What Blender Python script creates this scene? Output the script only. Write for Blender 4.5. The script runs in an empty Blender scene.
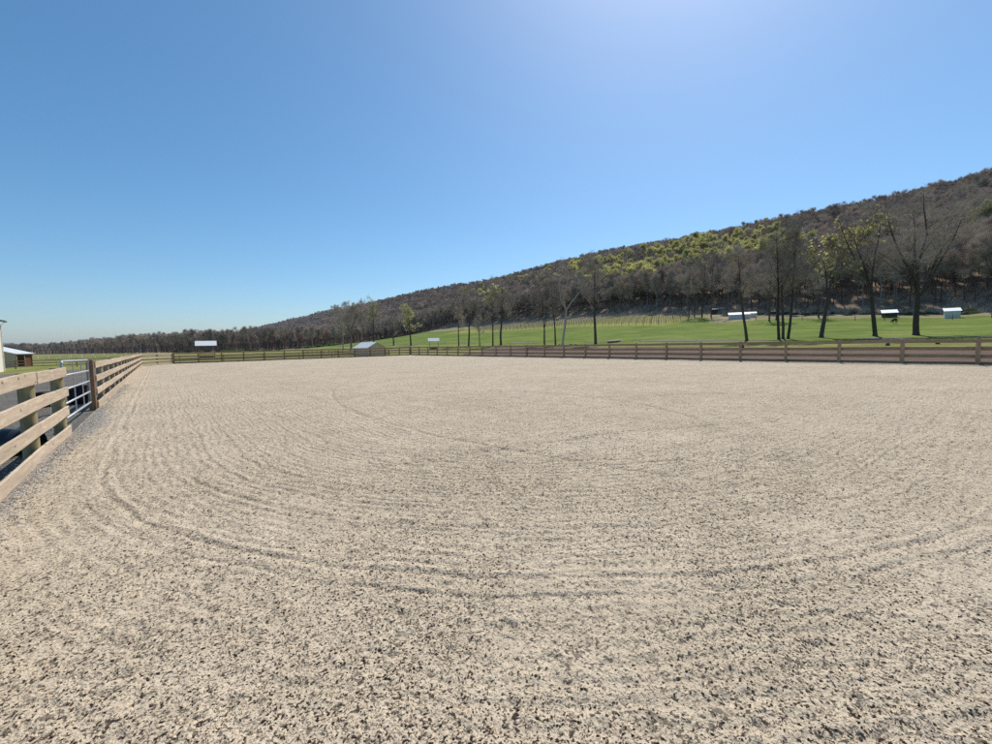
import bpy, bmesh, math, random
import numpy as np
from math import sin, cos, pi, radians, sqrt, atan2, hypot
from mathutils import Vector, Matrix

scene = bpy.context.scene
COL = scene.collection
RNG = np.random.default_rng(7)
random.seed(11)

# ------------------------------------------------------------------ camera
F = 430.0; YAW = radians(38); PIT = radians(3.8); ROLL = radians(-1.22); EYE = 1.64
cd = bpy.data.cameras.new("camera"); cam = bpy.data.objects.new("camera", cd); COL.objects.link(cam)
cam.matrix_world = (Matrix.Translation((0, 0, EYE)) @ Matrix.Rotation(-YAW, 4, 'Z')
                    @ Matrix.Rotation(pi / 2 - PIT, 4, 'X') @ Matrix.Rotation(ROLL, 4, 'Z'))
cd.sensor_width = 36; cd.lens = 36 * F / 992; cd.clip_start = 0.05; cd.clip_end = 20000
scene.camera = cam

def P(px, Z):
    """plan position for a bearing (given as a column of the picture) and a depth in metres"""
    R = (px - 496) / F * Z
    return (R * cos(YAW) + Z * sin(YAW), -R * sin(YAW) + Z * cos(YAW))

# ------------------------------------------------------------------ terrain
def sstep(t):
    t = np.clip(t, 0, 1); return t * t * (3 - 2 * t)

def hgt(x, y):
    x = np.asarray(x, float); y = np.asarray(y, float)
    E = np.interp(y, [-400, 20, 80, 130, 320, 420, 600, 6000], [7, 8, 12.5, 16.5, 16.5, 8, 5, 5])
    t = np.clip((x - 75) / 125, 0, None)
    near = E * np.minimum(t, 1) ** 1.3
    u = np.clip((x - 200) / 255, 0, 1)
    rise = 1.07 * u - 0.07 * u ** 6
    top = np.interp(y, [-400, 0, 60, 300, 1500, 3500, 6500, 9000], [104, 101, 98, 99, 108, 106, 50, 10])
    h = near + (top - E) * rise * (x > 200)
    h = h - np.clip((x - 470) / 600, 0, 1) * 25
    h = h + (x > 200) * sstep((x - 200) / 80) * (2.6 * np.sin(x / 31 + y / 57) + 2.2 * np.sin(y / 83 - x / 120 + 1))
    left = -0.85 * sstep((-x - 4) / 22) * sstep((y - 5) / 40)
    back = -0.45 * sstep((y - 67) / 25) * sstep((75 - x) / 30)
    rfar = np.hypot(x, y); h = h + sstep((rfar - 1500) / 1600) * 34 * (x < 200) * (y > 0)
    und = 0.25 * np.sin(x / 17 + 2) * np.sin(y / 23) * sstep((np.hypot(x, y) - 90) / 60)
    return h + np.minimum(left, back) + und - 0.09
def H1(x, y): return float(hgt(x, y))

# ------------------------------------------------------------------ numpy noise
_perm = RNG.permutation(4096)
def _h(ix, iy, s):
    return _perm[(ix + _perm[(iy + s * 131) & 4095]) & 4095] / 4095.0
def vnoise(x, y, s=0):
    ix = np.floor(x).astype(np.int64); iy = np.floor(y).astype(np.int64)
    fx = x - ix; fy = y - iy
    fx = fx * fx * (3 - 2 * fx); fy = fy * fy * (3 - 2 * fy)
    a = _h(ix, iy, s); b = _h(ix + 1, iy, s); c = _h(ix, iy + 1, s); d = _h(ix + 1, iy + 1, s)
    return (a + (b - a) * fx) * (1 - fy) + (c + (d - c) * fx) * fy

# ------------------------------------------------------------------ object helpers
def setp(o, label=None, cat=None, group=None, kind=None):
    if label: o['label'] = label
    if cat: o['category'] = cat
    if group: o['group'] = group
    if kind: o['kind'] = kind
    return o
def empty(name, loc, rz, label, cat, group=None):
    o = bpy.data.objects.new(name, None); o.location = loc; o.rotation_euler = (0, 0, rz)
    o.empty_display_size = 0.2
    COL.objects.link(o); return setp(o, label, cat, group)
def link(name, me, parent=None, loc=None, rz=0, mat=None):
    o = bpy.data.objects.new(name, me)
    if mat is not None and not me.materials: me.materials.append(mat)
    if loc is not None: o.location = loc
    o.rotation_euler = (0, 0, rz)
    COL.objects.link(o)
    if parent: o.parent = parent
    return o
def npmesh(name, V, Fc, mats=(), midx=None, smooth=False):
    """V (n,3); Fc array (m,3|4) or list of such arrays"""
    me = bpy.data.meshes.new(name)
    if not isinstance(Fc, (list, tuple)): Fc = [Fc]
    Fc = [np.asarray(f, np.int32) for f in Fc if len(f)]
    V = np.asarray(V, np.float32)
    me.vertices.add(len(V)); me.vertices.foreach_set('co', V.ravel())
    tot = np.concatenate([np.full(len(f), f.shape[1], np.int32) for f in Fc])
    loops = np.concatenate([f.ravel() for f in Fc])
    me.loops.add(len(loops)); me.loops.foreach_set('vertex_index', loops)
    me.polygons.add(len(tot))
    st = np.concatenate([[0], np.cumsum(tot)[:-1]]).astype(np.int32)
    me.polygons.foreach_set('loop_start', st)
    if midx is not None: me.polygons.foreach_set('material_index', np.asarray(midx, np.int32))
    me.polygons.foreach_set('use_smooth', np.full(len(tot), bool(smooth)))
    for m in mats: me.materials.append(m)
    me.update(calc_edges=True); me.validate()
    return me

class MB:
    def __init__(s): s.v = []; s.f = []; s.n = 0
    def add(s, V, Fl):
        for f in Fl: s.f.append([i + s.n for i in f])
        s.v.extend([tuple(p) for p in V]); s.n += len(V)
    def box(s, c, d, rz=0, M=None):
        x, y, z = d[0] / 2, d[1] / 2, d[2] / 2
        V = [Vector((a, b, e)) for e in (-z, z) for a, b in ((-x, -y), (x, -y), (x, y), (-x, y))]
        R = M if M is not None else Matrix.Rotation(rz, 3, 'Z')
        V = [R @ p + Vector(c) for p in V]
        s.add(V, [(3, 2, 1, 0), (4, 5, 6, 7), (0, 1, 5, 4), (1, 2, 6, 5), (2, 3, 7, 6), (3, 0, 4, 7)])
    def tube(s, pts, r, n=8, cap=True):
        pts = [Vector(p) for p in pts]; rs = r if isinstance(r, (list, tuple)) else [r] * len(pts)
        rings = []
        for i, p in enumerate(pts):
            t = (pts[min(i + 1, len(pts) - 1)] - pts[max(i - 1, 0)]).normalized()
            a = Vector((0, 0, 1)) if abs(t.z) < .9 else Vector((1, 0, 0))
            u = t.cross(a).normalized(); w = u.cross(t)
            rings.append([p + (u * cos(2 * pi * k / n) + w * sin(2 * pi * k / n)) * rs[i] for k in range(n)])
        V = [q for r_ in rings for q in r_]; Fl = []
        for i in range(len(pts) - 1):
            for k in range(n):
                Fl.append((i * n + k, i * n + (k + 1) % n, (i + 1) * n + (k + 1) % n, (i + 1) * n + k))
        if cap: Fl += [tuple(range(n)), tuple(range(len(pts) * n - 1, (len(pts) - 1) * n - 1, -1))]
        s.add(V, Fl)
    def prism(s, poly, y0, y1):
        """poly in xz extruded along y"""
        n = len(poly); V = [(a, y0, b) for a, b in poly] + [(a, y1, b) for a, b in poly]
        Fl = [tuple(range(n)), tuple(range(2 * n - 1, n - 1, -1))] + [(i, (i + 1) % n + 0, (i + 1) % n + n, i + n) for i in range(n)]
        s.add(V, Fl)
    def mesh(s, name, mat, smooth=False, bevel=0):
        me = bpy.data.meshes.new(name); me.from_pydata(s.v, [], s.f)
        bm = bmesh.new(); bm.from_mesh(me); bmesh.ops.recalc_face_normals(bm, faces=bm.faces)
        if bevel: bmesh.ops.bevel(bm, geom=list(bm.edges), offset=bevel, segments=1, affect='EDGES')
        bm.to_mesh(me); bm.free()
        me.materials.append(mat)
        if smooth: me.polygons.foreach_set('use_smooth', [True] * len(me.polygons))
        return me
    def obj(s, name, mat, parent=None, loc=(0, 0, 0), rz=0, smooth=False, bevel=0):
        return link(name, s.mesh(name, mat, smooth, bevel), parent, loc, rz)

# ------------------------------------------------------------------ materials
def newmat(name, rough=0.85):
    m = bpy.data.materials.new(name); m.use_nodes = True
    nt = m.node_tree; b = nt.nodes['Principled BSDF']; b.inputs['Roughness'].default_value = rough
    b.inputs['Specular IOR Level'].default_value = 0.25
    return m, nt, b
def N(nt, t, **k):
    n = nt.nodes.new(t)
    for a, v in k.items(): setattr(n, a, v)
    return n
def noise(nt, vec, scale, detail=3, rough=.55, dist=0):
    n = N(nt, 'ShaderNodeTexNoise'); n.inputs['Scale'].default_value = scale
    n.inputs['Detail'].default_value = detail; n.inputs['Roughness'].default_value = rough
    n.inputs['Distortion'].default_value = dist
    if vec is not None: nt.links.new(vec, n.inputs['Vector'])
    return n.outputs['Fac']
def ramp(nt, fac, stops, interp='LINEAR'):
    r = N(nt, 'ShaderNodeValToRGB'); cr = r.color_ramp; cr.interpolation = interp
    while len(cr.elements) < len(stops): cr.elements.new(.5)
    for e, (p, c) in zip(cr.elements, stops):
        e.position = p; e.color = (c, c, c, 1) if isinstance(c, (int, float)) else (*c, 1)
    nt.links.new(fac, r.inputs[0]); return r.outputs[0]
def mix(nt, fac, a, b, mode='MIX'):
    m = N(nt, 'ShaderNodeMix', data_type='RGBA', blend_type=mode)
    for s, v in ((m.inputs[0], fac), (m.inputs[6], a), (m.inputs[7], b)):
        if isinstance(v, (int, float)): s.default_value = v
        elif isinstance(v, tuple): s.default_value = (*v, 1)
        else: nt.links.new(v, s)
    return m.outputs[2]
def mth(nt, op, a, b=0.0, c=None):
    m = N(nt, 'ShaderNodeMath', operation=op)
    for s, v in zip(m.inputs, (a, b) if c is None else (a, b, c)):
        if isinstance(v, (int, float)): s.default_value = v
        else: nt.links.new(v, s)
    return m.outputs[0]
def maprange(nt, v, a, b, c=0, d=1):
    m = N(nt, 'ShaderNodeMapRange'); nt.links.new(v, m.inputs[0])
    for i, q in enumerate((a, b, c, d)): m.inputs[i + 1].default_value = q
    return m.outputs[0]
def bump(nt, b, h, dist, st=1.0):
    n = N(nt, 'ShaderNodeBump'); n.inputs['Distance'].default_value = dist; n.inputs['Strength'].default_value = st
    nt.links.new(h, n.inputs['Height']); nt.links.new(n.outputs[0], b.inputs['Normal'])
def coord(nt, kind='Object'):
    return N(nt, 'ShaderNodeTexCoord').outputs[kind]
def mapping(nt, vec, sc=(1, 1, 1), loc=None):
    m = N(nt, 'ShaderNodeMapping'); m.inputs['Scale'].default_value = sc; nt.links.new(vec, m.inputs[0])
    if loc is not None: nt.links.new(loc, m.inputs['Location'])
    return m.outputs[0]

def mat_plain(name, c, rough=.7, metal=0, var=.25, sc=3.0):
    m, nt, b = newmat(name, rough); b.inputs['Metallic'].default_value = metal
    f = noise(nt, coord(nt), sc, 5, .6)
    lo = tuple(q * (1 - var) for q in c); hi = tuple(min(1, q * (1 + var)) for q in c)
    nt.links.new(ramp(nt, f, [(.3, lo), (.7, hi)]), b.inputs['Base Color'])
    return m

def mat_wood(name, light, dark, knots=True, axis=(1.2, 14, 14), rough=.8):
    m, nt, b = newmat(name, rough)
    oi = N(nt, 'ShaderNodeObjectInfo')
    off = N(nt, 'ShaderNodeCombineXYZ')
    nt.links.new(mth(nt, 'MULTIPLY', oi.outputs['Random'], 37.0), off.inputs[0])
    nt.links.new(mth(nt, 'MULTIPLY', oi.outputs['Random'], 91.0), off.inputs[2])
    v = mapping(nt, coord(nt), axis, off.outputs[0])
    g = noise(nt, v, 1.6, 6, .65, .6)
    c = ramp(nt, g, [(.25, dark), (.5, tuple((a + d) / 2 for a, d in zip(light, dark))), (.68, light)])
    g2 = noise(nt, mapping(nt, coord(nt), tuple(a * .22 for a in axis), off.outputs[0]), 2.0, 3)
    c = mix(nt, .55, c, ramp(nt, g2, [(.3, .62), (.7, 1.0)]), 'MULTIPLY')
    if knots:
        vo = N(nt, 'ShaderNodeTexVoronoi'); vo.inputs['Scale'].default_value = 1.0
        nt.links.new(mapping(nt, coord(nt), (2.3, 6, 6), off.outputs[0]), vo.inputs['Vector'])
        k = ramp(nt, vo.outputs['Distance'], [(.06, 1.0), (.16, 0.0)])
        c = mix(nt, mth(nt, 'MULTIPLY', k, .75), c, (.10, .045, .02))
    br = maprange(nt, oi.outputs['Random'], 0, 1, .82, 1.0)
    c = mix(nt, 1.0, c, N_rgb(nt, br), 'MULTIPLY')
    nt.links.new(c, b.inputs['Base Color']); bump(nt, b, g, .004, .6)
    return m
def N_rgb(nt, v):
    c = N(nt, 'ShaderNodeCombineColor')
    for i in range(3): nt.links.new(v, c.inputs[i])
    return c.outputs[0]

M = {}
M['board'] = mat_wood('fresh_board', (.76, .62, .46), (.50, .375, .26))
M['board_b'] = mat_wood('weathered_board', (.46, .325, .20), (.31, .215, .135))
M['post_r'] = mat_wood('round_post_wood', (.52, .44, .24), (.27, .21, .11), False, (9, 9, 1.1))
M['post_d'] = mat_wood('square_post_wood', (.36, .22, .13), (.17, .09, .05), False, (9, 9, 1.2))
M['post_l'] = mat_wood('light_post_wood', (.52, .39, .26), (.34, .23, .14), False, (9, 9, 1.2))
M['galv'] = mat_plain('galvanised_steel', (.46, .47, .48), .5, .35, .15, 9)
M['roof'] = mat_plain('white_roof_sheet', (.80, .81, .82), .45, 0, .05, 2)
M['roofg'] = mat_plain('grey_roof_sheet', (.66, .69, .72), .45, 0, .08, 2)
M['white'] = mat_plain('white_wall_paint', (.82, .76, .66), .7, 0, .05, 1.5)
M['bluewall'] = mat_plain('pale_grey_wall', (.62, .62, .62), .7, 0, .07, 2)
M['tan'] = mat_wood('tan_siding', (.80, .62, .44), (.64, .48, .34), False, (1, 12, 12))
M['redb'] = mat_wood('red_brown_siding', (.23, .09, .05), (.13, .05, .03), False, (1, 12, 12))
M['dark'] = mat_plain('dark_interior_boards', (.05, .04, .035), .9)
M['gutter'] = mat_plain('dark_green_gutter', (.05, .075, .075), .5)
M['black'] = mat_plain('black_rubber', (.018, .019, .023), .45)
M['stone'] = mat_plain('grey_stone', (.27, .24, .205), .9, 0, .3, 2)
M['horse'] = mat_plain('black_coat', (.015, .012, .01), .5)
M['wire'] = mat_plain('fence_wire', (.12, .12, .11), .8, 0)

def mat_bark(name, c, var=.35):
    m, nt, b = newmat(name, .9)
    oi = N(nt, 'ShaderNodeObjectInfo')
    f = noise(nt, mapping(nt, coord(nt), (3, 3, .8)), 2.0, 5, .65)
    col = ramp(nt, f, [(.3, tuple(q * (1 - var) for q in c)), (.7, tuple(q * (1 + var) for q in c))])
    br = maprange(nt, oi.outputs['Random'], 0, 1, .7, 1.3)
    nt.links.new(mix(nt, 1.0, col, N_rgb(nt, br), 'MULTIPLY'), b.inputs['Base Color'])
    return m
M['bark_dark'] = mat_bark('dark_bark', (.085, .066, .052))
M['bark_grey'] = mat_bark('grey_bark', (.26, .22, .19))
M['bark_pale'] = mat_bark('pale_bark', (.50, .44, .38), .2)
M['twig'] = mat_bark('brown_twigs', (.38, .315, .26))
M['twig_h'] = mat_bark('hillside_twigs', (.45, .365, .29))
M['twig_p'] = mat_bark('pale_twigs', (.50, .43, .38))
def mat_leaf(name, a, b_):
    m, nt, b = newmat(name, .6)
    oi = N(nt, 'ShaderNodeObjectInfo')
    f = noise(nt, coord(nt), 1.3, 3)
    c = ramp(nt, f, [(.3, a), (.7, b_)])
    c = mix(nt, 1.0, c, N_rgb(nt, maprange(nt, oi.outputs['Random'], 0, 1, .65, 1.15)), 'MULTIPLY')
    nt.links.new(c, b.inputs['Base Color'])
    tr = N(nt, 'ShaderNodeBsdfTranslucent'); nt.links.new(c, tr.inputs[0])
    ms = N(nt, 'ShaderNodeMixShader'); ms.inputs[0].default_value = .5
    nt.links.new(b.outputs[0], ms.inputs[1]); nt.links.new(tr.outputs[0], ms.inputs[2])
    nt.links.new(ms.outputs[0], nt.nodes['Material Output'].inputs[0])
    return m
M['leaf'] = mat_leaf('spring_leaf', (.52, .50, .16), (.72, .68, .28))
M['shrubleaf'] = mat_leaf('shrub_leaf', (.06, .10, .025), (.14, .20, .05))

# sand
def mat_sand():
    m, nt, b = newmat('arena_sand_footing', .95); b.inputs['Specular IOR Level'].default_value = .1
    co = coord(nt)
    big = noise(nt, co, .35, 4, .6)
    c = ramp(nt, big, [(.3, (.615, .505, .36)), (.7, (.72, .60, .445))])
    mid = noise(nt, co, 3.5, 4, .6)
    c = mix(nt, .8, c, ramp(nt, mid, [(.3, .80), (.65, 1.0)]), 'MULTIPLY')
    fine = noise(nt, co, 90, 3, .7)
    c = mix(nt, .9, c, ramp(nt, fine, [(.3, .72), (.6, 1.0)]), 'MULTIPLY')
    # drag pattern: distance from the rounded-corner line the harrow follows, and two passes across the middle
    sx = N(nt, 'ShaderNodeSeparateXYZ'); nt.links.new(co, sx.inputs[0]); px_, py_ = sx.outputs[0], sx.outputs[1]
    def length2(a, b2): return mth(nt, 'SQRT', mth(nt, 'ADD', mth(nt, 'MULTIPLY', a, a), mth(nt, 'MULTIPLY', b2, b2)))
    wv = mth(nt, 'ADD', maprange(nt, noise(nt, co, .8, 2), .3, .7, -.09, .09), maprange(nt, noise(nt, co, 3.0, 2), .3, .7, -.02, .02))
    def fam(d, ang, wl, seed):
        dd = mth(nt, 'ADD', d, wv)
        cv = N(nt, 'ShaderNodeCombineXYZ'); nt.links.new(mth(nt, 'MULTIPLY', dd, 5.5), cv.inputs[0]); nt.links.new(mth(nt, 'MULTIPLY', ang, 2.2), cv.inputs[1]); cv.inputs[2].default_value = seed
        st = noise(nt, cv.outputs[0], 1.0, 3, .7)
        sn = mth(nt, 'SINE', mth(nt, 'MULTIPLY', dd, 2 * pi / wl))
        return mth(nt, 'ADD', maprange(nt, st, .3, .7, -1, 1), mth(nt, 'MULTIPLY', sn, .75))
    qa = mth(nt, 'MAXIMUM', mth(nt, 'SUBTRACT', 7.23, px_), 0.0); qb = mth(nt, 'MAXIMUM', mth(nt, 'SUBTRACT', 8.04, py_), 0.0)
    d1 = length2(qa, qb)
    g1 = fam(d1, mth(nt, 'ADD', mth(nt, 'MULTIPLY', mth(nt, 'SUBTRACT', px_, py_), .12), 0.0), .115, 1.0)
    g1 = mth(nt, 'MULTIPLY', g1, ramp(nt, mth(nt, 'MULTIPLY', d1, .1), [(.79, 1.0), (.87, .3)]))
    e1, e2 = mth(nt, 'SUBTRACT', px_, .85), mth(nt, 'ADD', py_, 11.97); g2 = fam(length2(e1, e2), mth(nt, 'MULTIPLY', px_, .12), .17, 5.0)
    f1, f2 = mth(nt, 'SUBTRACT', px_, 24.9), mth(nt, 'SUBTRACT', py_, 9.12); g3 = fam(length2(f1, f2), mth(nt, 'MULTIPLY', py_, .12), .17, 9.0)
    selr = ramp(nt, noise(nt, co, .16, 2), [(.44, 0.0), (.56, 1.0)])
    gi_ = mix(nt, selr, N_rgb(nt, g2), N_rgb(nt, g3))
    inner = ramp(nt, d1, [(.3, 1.0), (.9, 0.0)])
    grv = mix(nt, inner, N_rgb(nt, g1), gi_)
    sg = N(nt, 'ShaderNodeSeparateColor'); nt.links.new(grv, sg.inputs[0]); grv = sg.outputs[0]
    patch = maprange(nt, noise(nt, co, .45, 3, .6), .35, .65, .35, 1.0)
    grv = mth(nt, 'MULTIPLY', grv, patch)
    def furrow(d, c, w, amp):
        e = mth(nt, 'DIVIDE', mth(nt, 'SUBTRACT', mth(nt, 'ADD', d, mth(nt, 'MULTIPLY', wv, .4)), c), w)
        return mth(nt, 'MULTIPLY', mth(nt, 'EXPONENT', mth(nt, 'MULTIPLY', mth(nt, 'MULTIPLY', e, e), -1.0)), amp)
    fade = maprange(nt, noise(nt, co, .22, 1), .3, .7, .6, 1.0)
    fur = furrow(d1, 7.92, .022, -1.1)
    for c_, w_, a_ in ((8.12, .022, -.9), (8.02, .035, 2.0), (7.83, .03, 1.4), (7.3, .03, -.6), (6.75, .03, -.8), (6.4, .03, -.6), (5.9, .03, -.7), (5.3, .03, -.6), (4.85, .04, -.9), (4.2, .04, -.6), (3.5, .05, -.9), (2.7, .05, -.7), (2.0, .06, -1.0), (1.1, .07, -.9)):
        fur = mth(nt, 'ADD', fur, furrow(d1, c_, w_, a_))
    o2 = mth(nt, 'MULTIPLY', mth(nt, 'GREATER_THAN', px_, 2.6), mth(nt, 'LESS_THAN', px_, 9.0))
    fur = mth(nt, 'ADD', fur, mth(nt, 'MULTIPLY', furrow(length2(e1, e2), 17.46, .07, -2.0), o2))
    o3 = mth(nt, 'MULTIPLY', mth(nt, 'GREATER_THAN', py_, 2.4), mth(nt, 'LESS_THAN', py_, 24.0))
    fur = mth(nt, 'ADD', fur, mth(nt, 'MULTIPLY', furrow(length2(f1, f2), 21.15, .05, -1.8), o3))
    h1_, h2_ = mth(nt, 'SUBTRACT', px_, 3.6), mth(nt, 'SUBTRACT', py_, 8.3)
    o4 = mth(nt, 'GREATER_THAN', px_, 5.5)
    fur = mth(nt, 'ADD', fur, mth(nt, 'MULTIPLY', mth(nt, 'ADD', furrow(length2(h1_, h2_), 6.4, .07, -1.5), furrow(length2(h1_, h2_), 6.9, .07, -1.1)), o4))
    grv = mth(nt, 'ADD', grv, mth(nt, 'MULTIPLY', fur, fade))
    # dark rubber and fibre flecks mixed into the sand, gathered in the furrows, which also paints their shade
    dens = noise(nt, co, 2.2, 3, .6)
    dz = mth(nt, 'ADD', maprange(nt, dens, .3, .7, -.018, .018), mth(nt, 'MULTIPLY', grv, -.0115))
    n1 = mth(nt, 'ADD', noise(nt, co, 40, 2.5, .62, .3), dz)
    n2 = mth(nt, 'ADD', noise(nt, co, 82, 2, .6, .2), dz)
    n3 = mth(nt, 'ADD', noise(nt, co, 21, 2.5, .65, .3), dz)  # mid-size spots: fibre clumps and painted shade of lumps the mesh cannot hold
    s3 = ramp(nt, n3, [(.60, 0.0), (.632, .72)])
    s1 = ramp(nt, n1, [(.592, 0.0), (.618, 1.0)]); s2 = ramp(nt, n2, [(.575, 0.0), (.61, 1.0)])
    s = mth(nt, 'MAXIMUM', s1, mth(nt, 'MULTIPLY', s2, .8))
    at = N(nt, 'ShaderNodeAttribute', attribute_name='mixin')
    n4 = mth(nt, 'ADD', noise(nt, co, 9.5, 3, .7, .5), dz)  # broad dark spots painted as the shade of larger, farther lumps
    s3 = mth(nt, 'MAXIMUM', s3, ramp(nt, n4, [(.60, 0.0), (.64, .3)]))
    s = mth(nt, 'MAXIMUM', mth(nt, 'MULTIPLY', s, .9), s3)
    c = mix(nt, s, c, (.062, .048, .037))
    # grey gravel worn in along the left fence and the gateway
    gn = mth(nt, 'ADD', at.outputs['Fac'], maprange(nt, noise(nt, co, 5, 5, .7), .3, .7, -.35, .35))
    gv = ramp(nt, noise(nt, co, 45, 4, .75), [(.36, (.06, .055, .055)), (.5, (.24, .21, .185)), (.62, (.58, .50, .40))])
    c = mix(nt, ramp(nt, gn, [(.42, 0.0), (.62, .9)]), c, gv)
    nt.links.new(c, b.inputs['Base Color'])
    hh = mth(nt, 'ADD', mth(nt, 'MULTIPLY', noise(nt, co, 26, 4, .7), 1.0), mth(nt, 'MULTIPLY', noise(nt, co, 9, 3, .6), 1.6))
    hh = mth(nt, 'ADD', hh, mth(nt, 'MULTIPLY', grv, .30))
    bump(nt, b, hh, .024, 1.0)
    return m
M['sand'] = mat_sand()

def mat_ground():
    m, nt, b = newmat('meadow_ground', .95); b.inputs['Specular IOR Level'].default_value = .1
    co = coord(nt)
    sx = N(nt, 'ShaderNodeSeparateXYZ'); nt.links.new(co, sx.inputs[0])
    wob = maprange(nt, noise(nt, co, .03, 4, .6), .3, .7, -14, 14)
    xx = mth(nt, 'ADD', sx.outputs[0], wob)
    n1 = noise(nt, co, .09, 8, .72); n2 = noise(nt, co, 1.1, 5, .75)
    lush = ramp(nt, n1, [(.35, (.115, .175, .024)), (.52, (.175, .235, .036)), (.66, (.24, .26, .065))])
    verge = ramp(nt, n1, [(.35, (.16, .20, .04)), (.5, (.25, .26, .07)), (.65, (.36, .31, .15))])
    tan = ramp(nt, n1, [(.3, (.24, .22, .10)), (.5, (.36, .29, .19)), (.7, (.42, .34, .24))])
    litter = ramp(nt, n1, [(.3, (.26, .185, .125)), (.7, (.38, .28, .20))])
    c = mix(nt, maprange(nt, sx.outputs[0], 92, 97), verge, lush)
    av2 = N(nt, 'ShaderNodeAttribute', attribute_name='vines')
    c = mix(nt, av2.outputs['Fac'], c, ramp(nt, n2, [(.3, (.26, .27, .055)), (.7, (.38, .36, .11))]))
    # dry strip near the wood edge, only where the attribute says so
    at = N(nt, 'ShaderNodeAttribute', attribute_name='dry')
    c = mix(nt, ramp(nt, mth(nt, 'ADD', at.outputs['Fac'], maprange(nt, noise(nt, co, .2, 5, .7), .3, .7, -.3, .3)), [(.4, 0.0), (.6, .85)]), c, tan)
    av = N(nt, 'ShaderNodeAttribute', attribute_name='wood')
    c = mix(nt, av.outputs['Fac'], c, litter)
    c = mix(nt, .8, c, ramp(nt, n2, [(.3, .6), (.65, 1.0)]), 'MULTIPLY')
    n3 = noise(nt, mapping(nt, co, (.30, .022, 1)), 1.0, 5, .65)
    c = mix(nt, .7, c, ramp(nt, n3, [(.38, .70), (.6, 1.0)]), 'MULTIPLY')
    nt.links.new(c, b.inputs['Base Color']); bump(nt, b, noise(nt, co, 7, 4, .7), .06, .8)
    return m
M['ground'] = mat_ground()
def mat_gravel():
    m, nt, b = newmat('grey_gravel', .9)
    co = coord(nt)
    a = noise(nt, co, 38, 4, .75)
    c = ramp(nt, a, [(.33, (.05, .045, .04)), (.5, (.135, .12, .10)), (.68, (.40, .36, .31))])
    c = mix(nt, .7, c, ramp(nt, noise(nt, co, .8, 4, .6), [(.3, .55), (.7, 1.0)]), 'MULTIPLY')
    nt.links.new(c, b.inputs['Base Color']); bump(nt, b, a, .03, 1); return m
M['gravel'] = mat_gravel()
def mat_soil():
    m, nt, b = newmat('bare_brown_soil', .95)
    co = coord(nt)
    a = noise(nt, co, .5, 5, .65)
    c = ramp(nt, a, [(.3, (.095, .060, .040)), (.55, (.14, .088, .060)), (.75, (.22, .15, .105))])
    sp = ramp(nt, noise(nt, co, 3.2, 3, .6), [(.66, 0.0), (.72, .8)])
    c = mix(nt, sp, c, (.42, .35, .27))
    c = mix(nt, .6, c, ramp(nt, noise(nt, co, 6, 3, .7), [(.3, .6), (.65, 1.0)]), 'MULTIPLY')
    nt.links.new(c, b.inputs['Base Color']); bump(nt, b, noise(nt, co, 4, 5, .7), .1, 1); return m
M['soil'] = mat_soil()

# ------------------------------------------------------------------ ground sheet
def sheet(name, xs, ys, mat, dz=0.0, attrs=None, keep=None):
    X, Y = np.meshgrid(xs, ys, indexing='ij'); Z = hgt(X, Y) + dz
    V = np.stack([X, Y, Z], -1).reshape(-1, 3)
    nx, ny = X.shape; idx = np.arange(nx * ny).reshape(nx, ny)
    Fq = np.stack([idx[:-1, :-1], idx[1:, :-1], idx[1:, 1:], idx[:-1, 1:]], -1).reshape(-1, 4)
    if keep is not None:
        cx = V[Fq].mean(1); Fq = Fq[keep(cx[:, 0], cx[:, 1])]
    me = npmesh(name, V, Fq, [mat], smooth=True)
    if attrs:
        for k, fn in attrs.items():
            a = me.attributes.new(k, 'FLOAT', 'POINT'); a.data.foreach_set('value', fn(V[:, 0], V[:, 1]).astype(np.float32))
    o = link(name, me); setp(o, kind='structure'); return o

# the edge of the wood
EDGE = [(203, -400), (200, 0), (199, 60), (198, 150), (200, 330), (194, 421), (100, 424), (30, 465), (-27, 656), (-147, 1130), (-400, 1500)]
def wood_mask(x, y):
    """1 inside the wood"""
    x = np.asarray(x, float); y = np.asarray(y, float)
    ex = np.interp(y, [p[1] for p in EDGE], [p[0] for p in EDGE])
    return sstep((x - ex + 2 - 2 * (y < 400)) / 6)
def dry_mask(x, y):
    w = np.interp(y, [-400, 0, 60, 75, 90, 140, 300, 380], [20, 20, 26, 46, 20, 22, 32, 10])
    ex = np.interp(y, [p[1] for p in EDGE], [p[0] for p in EDGE])
    d = sstep((x - (ex - w)) / 10)
    vine = ((y > 88) & (y < 235) & (x > 150)).astype(float) * .55
    return np.clip(np.where((y > 88) & (y < 200), np.minimum(d * .8, .8) * (x > 178), d) * (y < 400), 0, 1) + vine * 0
gx = np.unique(np.concatenate([np.linspace(-6000, -300, 20), np.linspace(-300, -40, 27), np.linspace(-40, 60, 26), np.linspace(60, 520, 116), np.linspace(520, 1200, 18), np.linspace(1200, 7000, 12)]))
gy = np.unique(np.concatenate([np.linspace(-5000, -400, 10), np.linspace(-400, -60, 20), np.linspace(-60, 460, 131), np.linspace(460, 1600, 77), np.linspace(1600, 9000, 50)]))
sheet('ground', gx, gy, M['ground'], 0, {'dry': dry_mask, 'wood': wood_mask, 'vines': lambda x, y: ((x > 149) & (x < 197) & (y > 88) & (y < 245)) * 1.0})
# gravel yard left of the arena
yx = np.linspace(-46, -1.4, 60); yy = np.linspace(-14, 66, 80)
sheet('gravel_yard', yx, yy, M['gravel'], .03, None,
      lambda x, y: (y < 62 + 1.5 * np.sin(x / 3) + .12 * (x + 1.5)) & (x > -44 + np.sin(y / 5)))
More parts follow.
